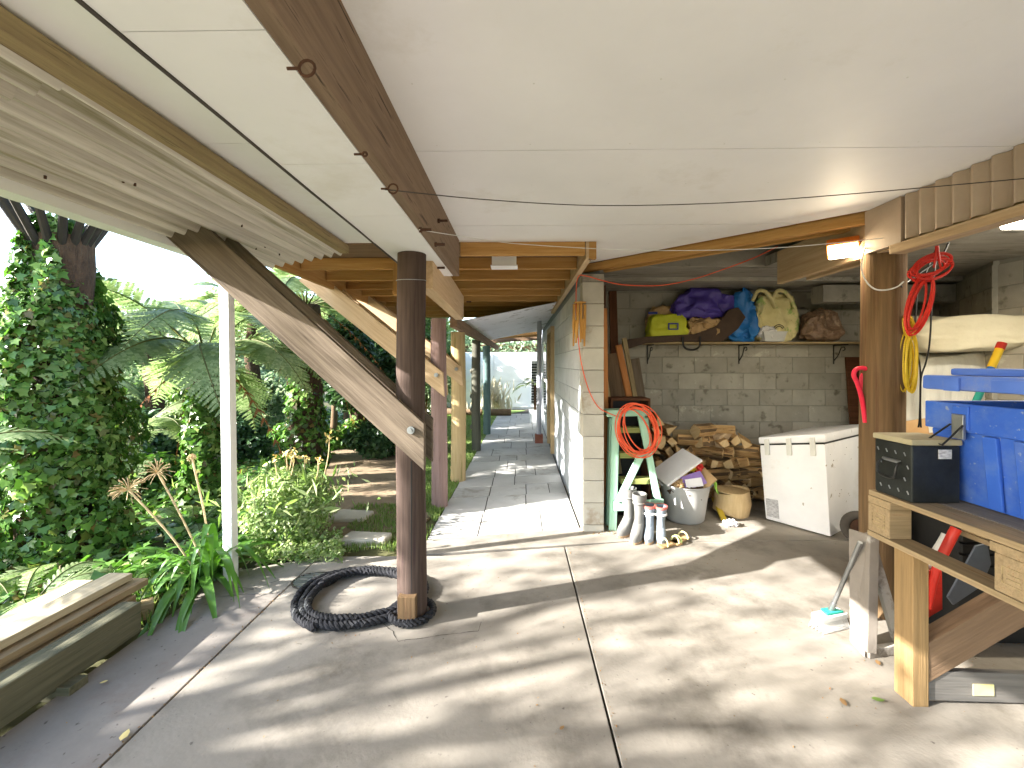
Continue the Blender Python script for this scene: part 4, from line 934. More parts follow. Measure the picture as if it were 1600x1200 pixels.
# --- back-right of the shed
sheet('brown_panel', (4.30, 5.34, .80), .62, 1.60, 1.48, 0, 0, 'dark_board', 'brown board leaning on the back wall behind the thick post', 'board', .02, .001)
tag(soft('white_dust_sheet', (4.27, 4.35, 0), (.98, .5, 1.62), 'sheet_white', p=9, amp=.02, seed=30, freq=4), 'white dust sheet draped over a tall cabinet', 'dust sheet')
tag(soft('covered_mattress', (4.30, 4.15, 1.62), (1.35, .85, .33), 'sheet_cream', p=6, amp=.03, seed=33, freq=3, rot=-.2), 'cream mattress in a creased cover lying on top of the white dust sheet', 'mattress')
for k, (X, Y, z, sx, sy, szz, lab) in enumerate(((2.82, 3.05, 0, .5, .45, .62, 'large brown cardboard box under the smaller carton'), (2.80, 3.05, .622, .42, .38, .38, 'smaller brown cardboard carton stacked behind the thick post'))):
    t = thing('cardboard_box', lab, 'box', (X, Y, z)); m = MB(); m.box((X - sx / 2, Y - sy / 2, z), (X + sx / 2, Y + sy / 2, z + szz)); obj('carton', m, 'card', t, bevel=.004)
    for s in (-1, 1):
        if k: beam('flap', (X - sx / 2 + .02, Y + s * sy / 2, z + szz + .002), (X + sx / 2 - .02, Y + s * sy / 2, z + szz + .06), .004, .12, 'card', t)
# --- cords on the thick post
def coil(name, lab, c, rx, rz, n, rad, mat, tilt=0, spread=.02, cat='cord'):
    m = MB()
    for k in range(n):
        q = Vector((c.x + R.uniform(-spread, spread), c.y + R.uniform(-spread, spread), c.z + R.uniform(-spread, spread)))
        jt = R.uniform(-.1, .1); ra, rb_ = R.uniform(.8, 1.12), R.uniform(.85, 1.1)
        m.tube([ell(q, rx * ra, rz * rb_, i / 32, tilt=tilt + (R.uniform(-.12, .12) if False else jt)) for i in range(32)], rad, 6, closed=True)
    return m
m = coil('', '', WY(1453, 418, 2.55), .115, .05, 8, .0055, 'red_cord', .35)
mm_ = coil('', '', WY(1437, 478, 2.55), .05, .17, 6, .0055, 'red_cord', -.28); m.add(mm_.v, mm_.f)
m.tube(smoothpts([WY(1463, 384, 2.5), WY(1462, 402, 2.52), WY(1459, 418, 2.54)], 4), .006, 6); m.tube(smoothpts([WY(1465, 384, 2.5), WY(1467, 402, 2.52), WY(1470, 418, 2.54)], 4), .006, 6)
tag(obj('cord_bundle', m, 'red_cord', smooth=True), 'red extension cord bundled and hung beside the thick brown post', 'cord')
m = coil('', '', WY(1414, 568, 2.62), .035, .17, 12, .006, 'yellow_hose', -.06, .022); mm_ = coil('', '', WY(1416, 512, 2.62), .03, .07, 6, .006, 'yellow_hose', .2, .02); m.add(mm_.v, mm_.f)
m.tube(smoothpts([WY(1409, 398, 2.62), WY(1410, 450, 2.62), WY(1412, 500, 2.62)], 4), .006, 6)
tag(obj('yellow_hose', m, 'yellow_hose', smooth=True), 'yellow hose looped on the side of the thick brown post', 'hose')
m = MB(); m.tube(smoothpts([WY(px, py, 2.70) for px, py in ((1352, 660), (1347, 625), (1340, 600), (1334, 586), (1338, 577), (1348, 575), (1358, 578))], 6), .013, 8); m.tube(smoothpts([WY(px, py, 2.73) for px, py in ((1356, 668), (1351, 630), (1347, 605), (1346, 590), (1352, 580))], 6), .011, 8)
tag(obj('pink_hose', m, 'pink_hose', smooth=True), 'bright pink-red hose looped behind the thick brown post', 'hose')
def wire(name, pts, r, mat, lab, cat='cable', k=8):
    m = MB(); m.tube(smoothpts(pts, k), r, 6); return tag(obj(name, m, mat, smooth=True), lab, cat)
wire('black_cable', [WY(1482, 380, 2.7), WY(1470, 402, 2.7), WY(1440, 425, 2.7), WY(1418, 440, 2.68), WY(1408, 448, 2.6)], .006, 'black_plastic', 'black cable sweeping from beam down to the thick post')
wire('black_cable', [WY(1462, 390, 2.8), WY(1447, 425, 2.8), WY(1434, 455, 2.8), WY(1430, 530, 2.8), WY(1438, 580, 2.8), WY(1437, 648, 2.8), WY(1435, 668, 2.8)], .005, 'black_plastic', 'thin black cable hanging nearest the thick post')
wire('black_cable', [WY(1466, 390, 2.82), WY(1458, 440, 2.82), WY(1453, 530, 2.82), WY(1447, 565, 2.82), WY(1439, 592, 2.82), WY(1438, 640, 2.82), WY(1439, 668, 2.82)], .005, 'black_plastic', 'thin black cable hanging behind the red cord bundle')
wire('lamp_cable', [WX(1352, 386, 2.13)] + [WY(px, py, 2.52) for px, py in ((1347, 405), (1347, 425), (1355, 442), (1368, 452), (1385, 453), (1402, 448), (1412, 440))], .004, 'hinge', 'pale lamp cable drooping round the thick post')
for k, (pts, lab) in enumerate((((WX(601, 296, -.45), WY(760, 312, 1.9), WY(930, 321, 2.0), WY(1130, 317, 2.0), WY(1330, 303, 1.95), WX(1600, 279, 2.09)), 'dark sagging line strung from the eye screw to the cladding'),
                               ((WX(655, 359, -.45), WY(720, 369, 3.0), WY(810, 381, 3.0), WY(1000, 391, 2.9), WY(1200, 388, 2.7), WX(1380, 372, 2.095)), 'thin pale line strung from the beam to the cover board'),
                               )):
    wire('clothes_line', [p for p in pts], .0022, 'rubber' if k == 0 else 'hinge', lab, 'line')

# --- pallet bench
pb_ = thing('pallet_bench', 'workbench made of a wooden pallet on timber legs', 'bench', (2.1, 1.6, 0))
PX0, PX1, PY0, PY1 = 1.672, 2.66, .92, 2.12
xs = np.linspace(PX0, PX1, 8)
for i in range(7): beam('deck_board', (xs[i] + (xs[1] - xs[0]) / 2, PY0, .904), (xs[i] + (xs[1] - xs[0]) / 2, PY1, .904), (xs[1] - xs[0]) - .008, .024, 'pallet_top' if i else 'pallet', pb_, bevel=.003)
for yy in (PY0 + .06, 1.52, PY1 - .06): beam('cross_board', (PX0 + .003, yy, .873), (PX1, yy, .873), .125, .034, 'pallet', pb_)
for xx in (PX0 + .052, 2.16, PX1 - .05):
    for yy in (PY0 + .06, 1.505, PY1 - .06):
        m = MB(); m.box((-.05, -.06, -.066), (.05, .06, .066)); obj('block', m, 'pallet', pb_, bevel=.004, world=T(xx, yy, .79))
    beam('bottom_board', (xx, PY0, .711), (xx, PY1, .711), .11, .024, 'pallet', pb_)
for yy in (1.505, PY1 - .06):
    m = MB()
    for a, b in (((-.035, -.03), (.035, -.027)), ((-.035, .027), (.035, .03)), ((-.035, -.03), (-.032, .03)), ((.032, -.03), (.035, .03)), ((-.022, -.012), (.02, -.008)), ((-.02, .004), (.018, .008))):
        m.box((PX0 - .0005, yy + a[0], .79 + a[1]), (PX0 + .003, yy + b[0], .79 + b[1]))
    o = obj('stamp_mark', m, 'old_board', pb_); o['kind'] = 'stuff'
for xx, yy in ((1.775, 2.005), (2.56, 2.03), (1.775, 1.03), (2.56, 1.03)): beam('leg', (xx, yy, 0), (xx, yy, .699), .07, .098, 'leg_timber', pb_, up=(0, 1, 0))
beam('diagonal_brace', (1.815, 2.0, .19), (2.52, 2.0, .62), .075, .15, 'brace_timber', pb_, cut=(.6, .6))
beam('floor_rail', (1.812, 1.985, .085), (2.525, 1.99, .068), .03, .13, 'grey_board', pb_)
q = Vector((2.06, 1.968, .07)); m = MB(); m.box((q.x - .045, q.y - .0005, q.z - .025), (q.x + .045, q.y + .006, q.z + .025)); obj('paper_sticker', m, 'cream_bag', pb_)
# black metal box
kb = thing('metal_box', 'black dimpled metal box with wire handle on the pallet bench', 'box', (1.78, 2.01, .917))
m = MB(); m.box((1.69, 1.905, .918), (1.895, 2.10, 1.165)); obj('box_body', m, 'black_metal', kb, bevel=.006)
m = MB(); m.box((1.684, 1.899, 1.167), (1.90, 2.106, 1.192)); obj('box_lid', m, 'dust_top', kb, bevel=.005)
m = MB(); m.tube(smoothpts([(1.688, 1.96, 1.08), (1.668, 1.955, 1.07), (1.66, 1.955, 1.035), (1.664, 1.97, 1.01), (1.664, 2.035, 1.01), (1.66, 2.05, 1.035), (1.668, 2.05, 1.07), (1.688, 2.045, 1.08)], 4), .0055, 7); obj('handle', m, 'black_plastic', kb, smooth=True)
m = MB(); m.tube([(1.686, 1.958, 1.083), (1.686, 2.047, 1.083)], .008, 8); obj('handle_pivot', m, 'steel', kb)
for k in range(16):
    yy, zz = 1.92 + (k % 4) * .047 + (k // 4 % 2) * .015, .95 + (k // 4) * .055; 
    if 1.94 < yy < 2.06 and 1.0 < zz < 1.1: continue
    m = MB(); m.tube([(1.6895, yy, zz), (1.6895, yy + .008, zz + .014)], .0028, 6); obj('dimple', m, 'steel', kb)
m = MB(); m.box((1.80, 1.9005, 1.11), (1.855, 1.9035, 1.15)); obj('price_label', m, 'print_grey', kb)
# blue storage bin
bb = thing('blue_bin', 'large blue ribbed plastic storage bin with raised lid on bench', 'storage bin', (2.15, 1.6, .917))
ZB = .918
m = MB(); BX0, BX1, BY0, BY1 = 1.905, 2.42, 1.05, 2.05
o_ = [(BX0 + .03, BY0 + .03, ZB), (BX1 - .03, BY0 + .03, ZB), (BX1 - .03, BY1 - .03, ZB), (BX0 + .03, BY1 - .03, ZB), (BX0, BY0, ZB + .31), (BX1, BY0, ZB + .31), (BX1, BY1, ZB + .31), (BX0, BY1, ZB + .31)]
i_ = [(x + (.012 if x < 2.1 else -.012), y_ + (.012 if y_ < 1.5 else -.012), z_ + (.012 if z_ < ZB + .1 else 0)) for x, y_, z_ in o_]
m.add(o_ + i_, [(0, 3, 2, 1), (0, 1, 5, 4), (1, 2, 6, 5), (2, 3, 7, 6), (3, 0, 4, 7), (8, 9, 10, 11), (8, 12, 13, 9), (9, 13, 14, 10), (10, 14, 15, 11), (11, 15, 12, 8), (4, 5, 13, 12), (5, 6, 14, 13), (6, 7, 15, 14), (7, 4, 12, 15)])
obj('bin_body', m, 'blue_bin', bb, bevel=.012, smooth=True)
m = MB(); z0, z1 = ZB + .31, ZB + .43
for A, B in (((BX0 - .014, BY0 - .014), (BX0 + .004, BY1 + .014)), ((BX1 - .004, BY0 - .014), (BX1 + .014, BY1 + .014)), ((BX0 + .004, BY0 - .014), (BX1 - .004, BY0 + .004)), ((BX0 + .004, BY1 - .004), (BX1 - .004, BY1 + .014))):
    mm_ = MB(); mm_.box((A[0], A[1], z0), (B[0], B[1], z1)); obj('rim', mm_, 'blue_bin', bb, bevel=.005)
for yy in (1.15, 1.36, 1.60, 1.76): 
    m = MB(); m.prism([(BX0 + .022, ZB + .01), (BX0 + .012, ZB + .01), (BX0 - .016, ZB + .305), (BX0 + .004, ZB + .305)], 'y', yy, yy + (.10 if yy != 1.76 else .055)); obj('rib', m, 'blue_bin', bb, bevel=.004)
m = MB(); m.box((BX0 - .022, 1.86, z0 + .01), (BX0 - .012, 1.93, z1 - .01)); obj('latch_seat', m, 'blue_bin', bb, bevel=.004)
m = MB(); m.box((BX0 - .034, 1.87, z0 - .03), (BX0 - .020, 1.92, z0 + .075)); obj('latch_plate', m, 'steel', bb, bevel=.003)
m = MB(); m.tube([(BX0 - .032, 1.872, z0 + .03), (BX0 - .105, 1.885, z0 - .055), (BX0 - .105, 1.955, z0 - .045), (BX0 - .032, 1.925, z0 + .03)], .0045, 6); obj('latch_wire', m, 'black_plastic', bb)
LT = T(BX1, 1.55, ZB + .436) @ RY(math.radians(2.0))
def lidbox(a, b, mat='blue_lid', nm='lid', bv=.012, par=None):
    m = MB(); m.box(a, b); return obj(nm, m, mat, par or bb, bevel=bv, world=LT, smooth=True)
lid_ = lidbox((-.545, -.52, .03), (.02, .515, .095))
for yy in (-.34, -.12, .08): lidbox((-.553, yy, .032), (-.546, yy + .13, .08), 'blue_lid', 'lid_rib', .002, lid_)
lidbox((-.50, -.45, .096), (-.03, .43, .128), 'blue_lid', 'lid_crown', .01, lid_)
for yy in (.06, .26): lidbox((-.40, yy, .1285), (-.28, yy + .14, .131), 'dark_patch', 'lid_inset', .001, lid_)
lidbox((-.556, .335, .028), (-.546, .40, .085), 'blue_lid', 'lid_latch_tab', .002, lid_)
soft('bin_contents', (2.2, 1.5, ZB + .03), (.42, .85, .36), 'black_plastic', None, p=6, amp=.02, seed=40); tag(bpy.data.objects['bin_contents'], 'dark contents filling the blue storage bin', 'bin contents')
pt = thing('coloured_pole', 'teal, blue and yellow jointed pole leaning behind the blue bin', 'pole', WY(1500, 690, 2.25))
a, b = WY(1505, 672, 2.3), WY(1566, 536, 2.3)
for nme, t0, t1, mt_, r_ in (('pole_section', 0, .5, 'teal', .016), ('pole_section', .5, .83, 'blue_pole', .015), ('pole_joint', .72, .98, 'yellow_plastic', .018), ('pole_tip', .93, 1.0, 'red_metal', .02)):
    m = MB(); m.tube([a.lerp(b, t0), a.lerp(b, t1)], r_, 12); obj(nme, m, mt_, pt, smooth=True)
bcr = thing('black_crate', 'black slatted plastic crate stored under the pallet bench', 'crate', (2.6, 2.5, 0))
for k in range(6):
    m = MB(); m.box((2.36, 2.36, .33 + k * .06), (3.0, 2.38, .33 + k * .06 + .045)); obj('slat', m, 'black_plastic', bcr)
m = MB(); m.box((2.36, 2.381, .02), (3.0, 2.76, .68)); obj('crate_body', m, 'black_plastic', bcr)
sp = thing('red_spade', 'red-bladed spade standing blade down under the pallet bench', 'spade', WY(1455, 970, 2.12))
m = MB(); q0 = WY(1452, 968, 2.14); bl = [WY(px, py, 2.14) for px, py in ((1437, 893), (1472, 890), (1473, 952), (1440, 972))]
m.add([p for p in bl] + [p + Vector((0, .008, 0)) for p in bl], [(0, 1, 2, 3), (7, 6, 5, 4), (0, 4, 5, 1), (1, 5, 6, 2), (2, 6, 7, 3), (3, 7, 4, 0)]); obj('blade', m, 'red_metal', sp, bevel=.002)
m = MB(); m.tube([WY(1454, 952, 2.125), WY(1458, 910, 2.12), WY(1466, 880, 2.11), WY(1490, 833, 2.09), WY(1494, 826, 2.09)], [.006, .016, .02, .021, .021], 12); obj('socket', m, 'red_metal', sp, smooth=True)
wire('white_pipe', [WY(1434, 905, 2.2), WY(1470, 850, 2.2), WY(1478, 835, 2.2)], .018, 'hinge', 'short white plastic pipe behind the red spade', 'pipe', 2)
m = MB(); sv = [WY(px, py, 2.25) for px, py in ((1478, 932), (1522, 852), (1540, 848), (1546, 880), (1530, 915), (1487, 944))]; m.prism([(p.x, p.z) for p in sv], 'y', 2.24, 2.25); o = obj('grey_scoop', m, 'slate_plastic', bevel=.003); tag(o, 'slate grey plastic scoop standing under the pallet bench', 'scoop')
b = beam('dark_iron_bar', WZ(1500, 990) + Vector((0, 0, .015)), WZ(1568, 972) + Vector((0, 0, .03)), .05, .03, 'black_plastic'); tag(b, 'flat black iron bar lying under the pallet bench', 'bar')
# wedge-shaped stand and deck brush
gw = WZ(1362, 1024); ws = thing('wedge_stand', 'paint-spattered grey wooden wedge stand beside the bench leg', 'stand', gw)
def wp_(px, py, Y): return WY(px, py, Y)
a0, a1, t0, t1 = WZ(1328, 1006), WZ(1351, 1029), None, None
top = Vector((1.865, 2.42, .60))
m = MB(); fr = [a0 + Vector((0, 0, .015)), a1 + Vector((0, 0, .004)), top + Vector((.012, -.06, 0)), top + Vector((-.03, .04, 0))]
nf = Vector((.02, .012, -.006)); m.add(fr + [p + nf for p in fr], [(0, 1, 2, 3), (7, 6, 5, 4), (0, 4, 5, 1), (1, 5, 6, 2), (2, 6, 7, 3), (3, 7, 4, 0)]); obj('sloping_face', m, 'wedge', ws, bevel=.004)
b1 = WZ(1402, 1019); beam('base_rail', a1 + Vector((.02, .01, .025)), b1 + Vector((.03, 0, .025)), .03, .05, 'wedge', ws)
beam('back_upright', b1 + Vector((.02, .01, .03)), top + Vector((.04, 0, -.01)), .03, .05, 'wedge', ws, up=(1, 0, 0)); beam('side_rail', a1 + Vector((.03, .004, .03)), top + Vector((.03, -.05, -.01)), .03, .05, 'wedge', ws, up=(1, 0, 0))
gb = WZ(1300, 984); br = thing('deck_brush', 'white deck brush with green top and grey handle leaning on stand', 'brush', gb)
mt = T(gb.x, gb.y + .02, 0) @ RZ(math.radians(18))
m = MB(); m.box((-.10, -.035, .055), (.10, .035, .088), mat=mt); obj('brush_head', m, 'bristle', br, bevel=.008)
m = MB(); m.prism([(-.05, -.025), (.07, -.03), (.05, .02), (-.03, .03)], 'z', .0885, .102); m.v = [tuple(mt @ Vector(v)) for v in m.v]; obj('head_top', m, 'teal', br, bevel=.004)
m = MB()
for i in range(34):
    for j in range(5):
        x_, y_ = -.095 + i * .0057, -.028 + j * .014; a = mt @ Vector((x_, y_, .056)); b = mt @ Vector((x_ * 1.12, y_ * 1.5, .004)); m.tube([a, b], .0016, 3, caps=False)
o = obj('bristles', m, 'bristle', br); o['kind'] = 'stuff'
m = MB(); hA = mt @ Vector((.01, 0, .098)); hB = Vector((top.x - .035, top.y - .05, .56)); m.tube([hA, hA.lerp(hB, .12)], .015, 10); m.tube([hA.lerp(hB, .1), hB], .0115, 10); obj('handle', m, 'steel', br, smooth=True)
# fallen leaves
for k, (px, py, s, mt_, lab) in enumerate(((1372, 1038, .045, 'litter_leaf', 'curled orange leaf on the concrete beside the bench leg'), (1318, 1100, .05, 'litter_leaf', 'curled brown leaf on the concrete beyond the bench leg'), (1372, 1096, .055, 'green_leaf', 'fresh green leaf on the concrete beside the bench leg'),
                                          (162, 1068, .03, 'petal', 'pale dry leaf on the slab beside the mossy sleeper'), (195, 1152, .06, 'petal', 'long pale dry leaf lying across the slab joint'), (878, 1140, .03, 'litter_leaf', 'small brown leaf near the long slab joint'), (1520, 1000, .05, 'litter_leaf', 'brown leaf under the pallet bench by the iron bar'))):
    g = WZ(px, py); tv, tf = OVAL; a = R.uniform(0, 6.28); vs = []
    for x_, y_, z_ in tv: vs.append((g.x + s * ((x_ - .5) * math.cos(a) - y_ * math.sin(a)), g.y + s * ((x_ - .5) * math.sin(a) + y_ * math.cos(a)), .006 + s * (.25 * abs(y_) + .3 * (x_ - .5) ** 2)))
    m = MB(); m.add(vs, [tuple(f) for f in tf]); m.add([Vector(v) + Vector((0, 0, .001)) for v in vs], [tuple(f) for f in tf]); tag(obj('fallen_leaf', m, mt_), lab, 'leaf')

# ================================================================== PLANTS
def frond_mesh(name, L, rise, fall, npin=30, wid=.24, mats=('fern_leaf', 'rachis'), seed=0, hang=.12):
    rr = random.Random(seed); V = []; Ft = []; mi = []
    def rach(t): return Vector((L * t * (1 - .12 * t), 0, L * (rise * t - fall * t * t)))
    n = 22
    for i in range(n):                                              # rachis: three-sided tube
        p = rach(i / (n - 1)); r = .011 * (1 - .85 * i / (n - 1)) * (L / 1.6) + .0012
        V += [(p.x, -r, p.z), (p.x, r, p.z), (p.x, 0, p.z + r * 1.5)]
    for i in range(n - 1):
        for k in range(3):
            a, b = i * 3 + k, i * 3 + (k + 1) % 3; Ft += [(a, b, b + 3), (a, b + 3, a + 3)]; mi += [1, 1]
    for s in (-1, 1):
        for i in range(npin):
            t = .16 + .83 * i / (npin - 1) + rr.uniform(-.006, .006); p = rach(min(t, 1)); tg = (rach(min(1, t + .02)) - rach(t - .02)).normalized()
            pl = L * wid * (math.sin(math.pi * min(1, (1.02 - t) ** .62 * .95 + .02)) * .9 + .06) * rr.uniform(.9, 1.08)
            if t > .5: pl = L * wid * max(.05, (1.02 - t) * 1.9) * rr.uniform(.9, 1.05)
            dirv = (Vector((0, s, 0)) + tg * .55 + Vector((0, 0, -hang * rr.uniform(.3, 1.6)))).normalized(); nrm = dirv.cross(tg).normalized()
            side = dirv.cross(nrm).normalized(); k = 9; lw_ = pl * .105 + .006
            for j in range(k):
                a = p + dirv * pl * (j / k) + Vector((0, 0, -hang * .5 * pl * (j / k) ** 2)); st = pl / k * 1.06; wj = lw_ * (1 - .75 * (j / k) ** 1.5)
                for q in (-1, 1):
                    o = len(V); V += [tuple(a), tuple(a + dirv * st), tuple(a + dirv * st * .95 + side * q * wj * 1.05 + Vector((0, 0, -.12 * wj)))]; V.append(tuple(a + dirv * st * .3 + side * q * wj))
                    Ft += [(o, o + 1, o + 2), (o, o + 2, o + 3)]; mi += [0, 0]
    return meshnp(name, np.array(V), np.array(Ft), None, mats=list(mats), mi=mi, link=False)
FR = [frond_mesh('frond', 1.7, .50, .75, 32, .24, seed=1), frond_mesh('frond', 1.5, .85, 1.0, 30, .25, seed=2), frond_mesh('frond', 1.8, .25, .65, 32, .23, seed=3), frond_mesh('frond', 1.6, 1.2, 1.1, 30, .23, seed=4)]
FRD = [frond_mesh('dead_frond', 1.1, -.5, .75, 14, .10, ('dead_frond', 'dead_frond'), 8, .5)]
FG = [frond_mesh('frond', .75, .6, .7, 18, .22, ('bush_leaf', 'rachis'), 11), frond_mesh('frond', .6, .9, 1.0, 16, .24, ('fern_leaf', 'rachis'), 12)]
def add_fronds(t, c, n, meshes, scale=1.0, sm=(.85, 1.15), a0=0, pitch=(-.25, .25), arc=2 * math.pi):
    for k in range(n):
        a = a0 + arc * (k + R.uniform(-.25, .25)) / n; s = scale * R.uniform(*sm)
        o = bpy.data.objects.new(meshes[0].name.split('.')[0], R.choice(meshes))
        setup(o, t, T(*c) @ RZ(a) @ RY(R.uniform(*pitch)) @ RX(R.uniform(-.3, .3)) @ T(.07, 0, 0) @ Matrix.Scale(s, 4))
def trunk(t, base, top, r0, r1, lean=(0, 0), mat='trunk_fibre'):
    m = MB(); base, top = Vector(base), Vector(top); n = 12
    pts = [base.lerp(top, i / n) + Vector((math.sin(i * 1.3) * .02, math.cos(i * 1.1) * .02, 0)) for i in range(n + 1)]
    m.tube(pts, [r0 + (r1 - r0) * i / n + R.uniform(-.012, .012) for i in range(n + 1)], 14); return obj('trunk', m, mat, t, smooth=True)
def ivy_on(t, base, top, rad, n, smin, smax, mat='ivy_leaf', tops=.0, lump=.35):
    base, top = Vector(base), Vector(top); P = []; Q = []
    for i in range(n):
        u = R.random() ** .9; a = R.uniform(0, 2 * math.pi); c = base.lerp(top, u)
        lumpy = 1 + lump * noise.noise(Vector((math.cos(a) * 1.6, math.sin(a) * 1.6, c.z * 1.7 + base.x)))
        r = rad(u) * lumpy * R.uniform(.72, 1.05); P.append((c.x + r * math.cos(a), c.y + r * math.sin(a), c.z)); Q.append((math.cos(a), math.sin(a), .35))
    return leaves('ivy', P, Q, smin, smax, IVY, mat, t, .45, .6)
# ivy-clad tree fern at the left
c = Vector((-4.08, 3.75, 0)); zb = gz(c.x, c.y)
t = thing('ivy_tree_fern', 'tree fern trunk smothered in ivy beside the piled planks', 'tree fern', (c.x, c.y, zb))
trunk(t, (c.x, c.y, zb - .1), (c.x + .05, c.y, 2.62), .26, .2)
ivy_on(t, (c.x, c.y, zb), (c.x + .03, c.y, 2.78), lambda u: .49 - .10 * u if u < .62 else max(.13, .428 - (u - .62) * .8), 12000, .028, .092, lump=.6)
for k in range(15):
    a = 2 * math.pi * k / 15 + R.uniform(-.15, .15); m = MB(); d = Vector((math.cos(a), math.sin(a), 0)); b = Vector((c.x + .05, c.y, 2.45))
    ln = R.uniform(.6, .95); m.tube([b + d * .12, b + d * (.12 + ln * .3) + Vector((0, 0, ln * .55)), b + d * (.12 + ln * .75) + Vector((0, 0, ln * .98))], [.036, .026, .018], 8); obj('stipe', m, 'stipe', t, smooth=True)
add_fronds(t, (c.x + .05, c.y, 3.5), 11, FR, 1.25, pitch=(-.45, .1))
def tree_fern(px, Y, zc, n, sc_, lab, ivy=0, r=.13, irad=.3, dead=3, mat='ivy_leaf'):
    q = WY(px, 568, Y); zb = gz(q.x, q.y); t = thing('tree_fern', lab, 'tree fern', (q.x, q.y, zb), 'tree ferns in the garden')
    trunk(t, (q.x, q.y, zb - .1), (q.x, q.y, zc), r * 1.25, r)
    if ivy: ivy_on(t, (q.x, q.y, zb), (q.x, q.y, zb + (zc - zb) * .82), lambda u: irad * (1 - .45 * u), ivy, .06, .10, mat)
    add_fronds(t, (q.x, q.y, zc), n, FR, sc_)
    if dead: add_fronds(t, (q.x, q.y, zc - .03), dead, FRD, sc_)
    return t
tree_fern(322, 5.2, 1.6, 21, 1.08, 'low tree fern with sunlit ivy on its trunk behind the white post', 2200, irad=.30)
tree_fern(478, 6.9, 2.45, 20, 1.1, 'brown-trunked tree fern with hanging dead fronds and ivy', 1500, r=.2, irad=.36, dead=9)
tree_fern(240, 8.2, 2.35, 9, .95, 'tall tree fern standing against the bright sky', 0)
tree_fern(395, 9.5, 2.7, 16, 1.1, 'pale tree fern far back between the ivy-clad ferns', 0, dead=4)
tree_fern(560, 9.0, 3.3, 15, 1.0, 'high tree fern rising behind the dark shrubs', 600, irad=.25)
tree_fern(60, 7.0, 1.3, 14, 1.0, 'short tree fern half hidden behind the ivy-smothered trunk', 0)
tree_fern(200, 5.6, .55, 12, .8, 'ground-hugging fern behind the dead flower heads', 0, dead=0)
# near low ferns on the left
for px, py, z, n, s, lab in ((30, 960, -.15, 9, .8, 'small fern under the ivy beside the plank pile'), (110, 905, -.2, 8, .7, 'small fern at the foot of the ivy'), (395, 800, -.1, 9, .75, 'bright fern between white post and pale bush'), (-60, 800, .5, 7, 1.35, 'fern whose fronds reach past the ivy trunk'), (300, 830, -.15, 9, .75, 'fern behind the agapanthus clump')):
    q = WZ(px, py, z) if z < 1 else WY(px, py, 3)
    if px < 0: q = Vector((-3.75, 2.55, .75))
    t = thing('fern', lab, 'fern', q, 'low ferns in the garden'); add_fronds(t, q, n, FG, s * 1.05, pitch=(-.5, 0)); 
    m = MB(); m.tube([(q.x, q.y, q.z + .02), (q.x, q.y, gz(q.x, q.y) - .05)], .03, 7); obj('crown_base', m, 'trunk_fibre', t)
# agapanthus
def strap_mesh(L, w, up_, out, seed):
    rr = random.Random(seed); n = 12; V = []; Ft = []; tw_ = rr.uniform(-.5, .5)
    for i in range(n + 1):
        t = i / n; x = out * L * (t ** 1.1); z = L * (up_ * t - (up_ + .25 * out) * .9 * t ** 2.6); ww = w * (math.sin(math.pi * min(1, t * .9 + .12)) ** .6) * (1 - t ** 5)
        y_ = .05 * L * tw_ * t * t
        V += [(x, y_ - ww, z), (x, y_, z - ww * .4), (x, y_ + ww, z)]
    for i in range(n):
        for k in range(2):
            a = i * 3 + k; Ft += [(a, a + 3, a + 4), (a, a + 4, a + 1)]
    return meshnp('strap_leaf', np.array(V), np.array(Ft), 'strap_leaf', link=False, smooth=True)
SM = [strap_mesh(.62 + .08 * i, .019 + .003 * (i % 3), (.95, .7, .5, .8, 1.05, .35)[i], (.35, .62, .8, .5, .22, .85)[i], i) for i in range(6)]
def agap(c, n, lab, s=1.0):
    t = thing('agapanthus', lab, 'plant', c)
    for k in range(n):
        o = bpy.data.objects.new('strap_leaf', R.choice(SM)); a = R.uniform(0, 2 * math.pi)
        setup(o, t, T(c.x + R.uniform(-.09, .09), c.y + R.uniform(-.08, .08), c.z) @ RZ(a) @ Matrix.Scale(s * R.uniform(.75, 1.12), 4))
    return t
ca = WZ(322, 905); ca.z = -.03
ag = agap(ca, 60, 'agapanthus clump with drooping strap leaves and dead flower stalks', 1.2)
def seedhead(t, base, tip, bend, r=.10):
    base, tip = Vector(base), Vector(tip); mid = base.lerp(tip, .5) + bend; m = MB(); m.tube(smoothpts([base, mid, tip], 6), .0065, 7); st = obj('flower_stalk', m, 'dead_stalk', t, smooth=True)
    m = MB()
    for k in range(46):
        d = Vector((R.gauss(0, 1), R.gauss(0, 1), R.gauss(.35, .8))).normalized(); m.tube([tip, tip + d * r * .6 + Vector((0, 0, .01)), tip + d * r * R.uniform(.85, 1.1)], [.0014, .0014, .0028], 4)
    o = obj('seed_head', m, 'dead_stalk', st); o['kind'] = 'stuff'
seedhead(ag, ca + Vector((-.05, 0, .05)), WY(201, 765, 2.95), Vector((.05, 0, -.02)))
seedhead(ag, ca + Vector((0, .03, .05)), WY(246, 738, 3.05), Vector((.0, 0, .02)), .095)
seedhead(ag, ca + Vector((.03, .02, .05)), WY(300, 716, 3.05), Vector((.02, 0, 0)), .03)
agap(Vector((-2.35, 3.45, -.05)), 14, 'smaller agapanthus tuft behind the white post', .7)
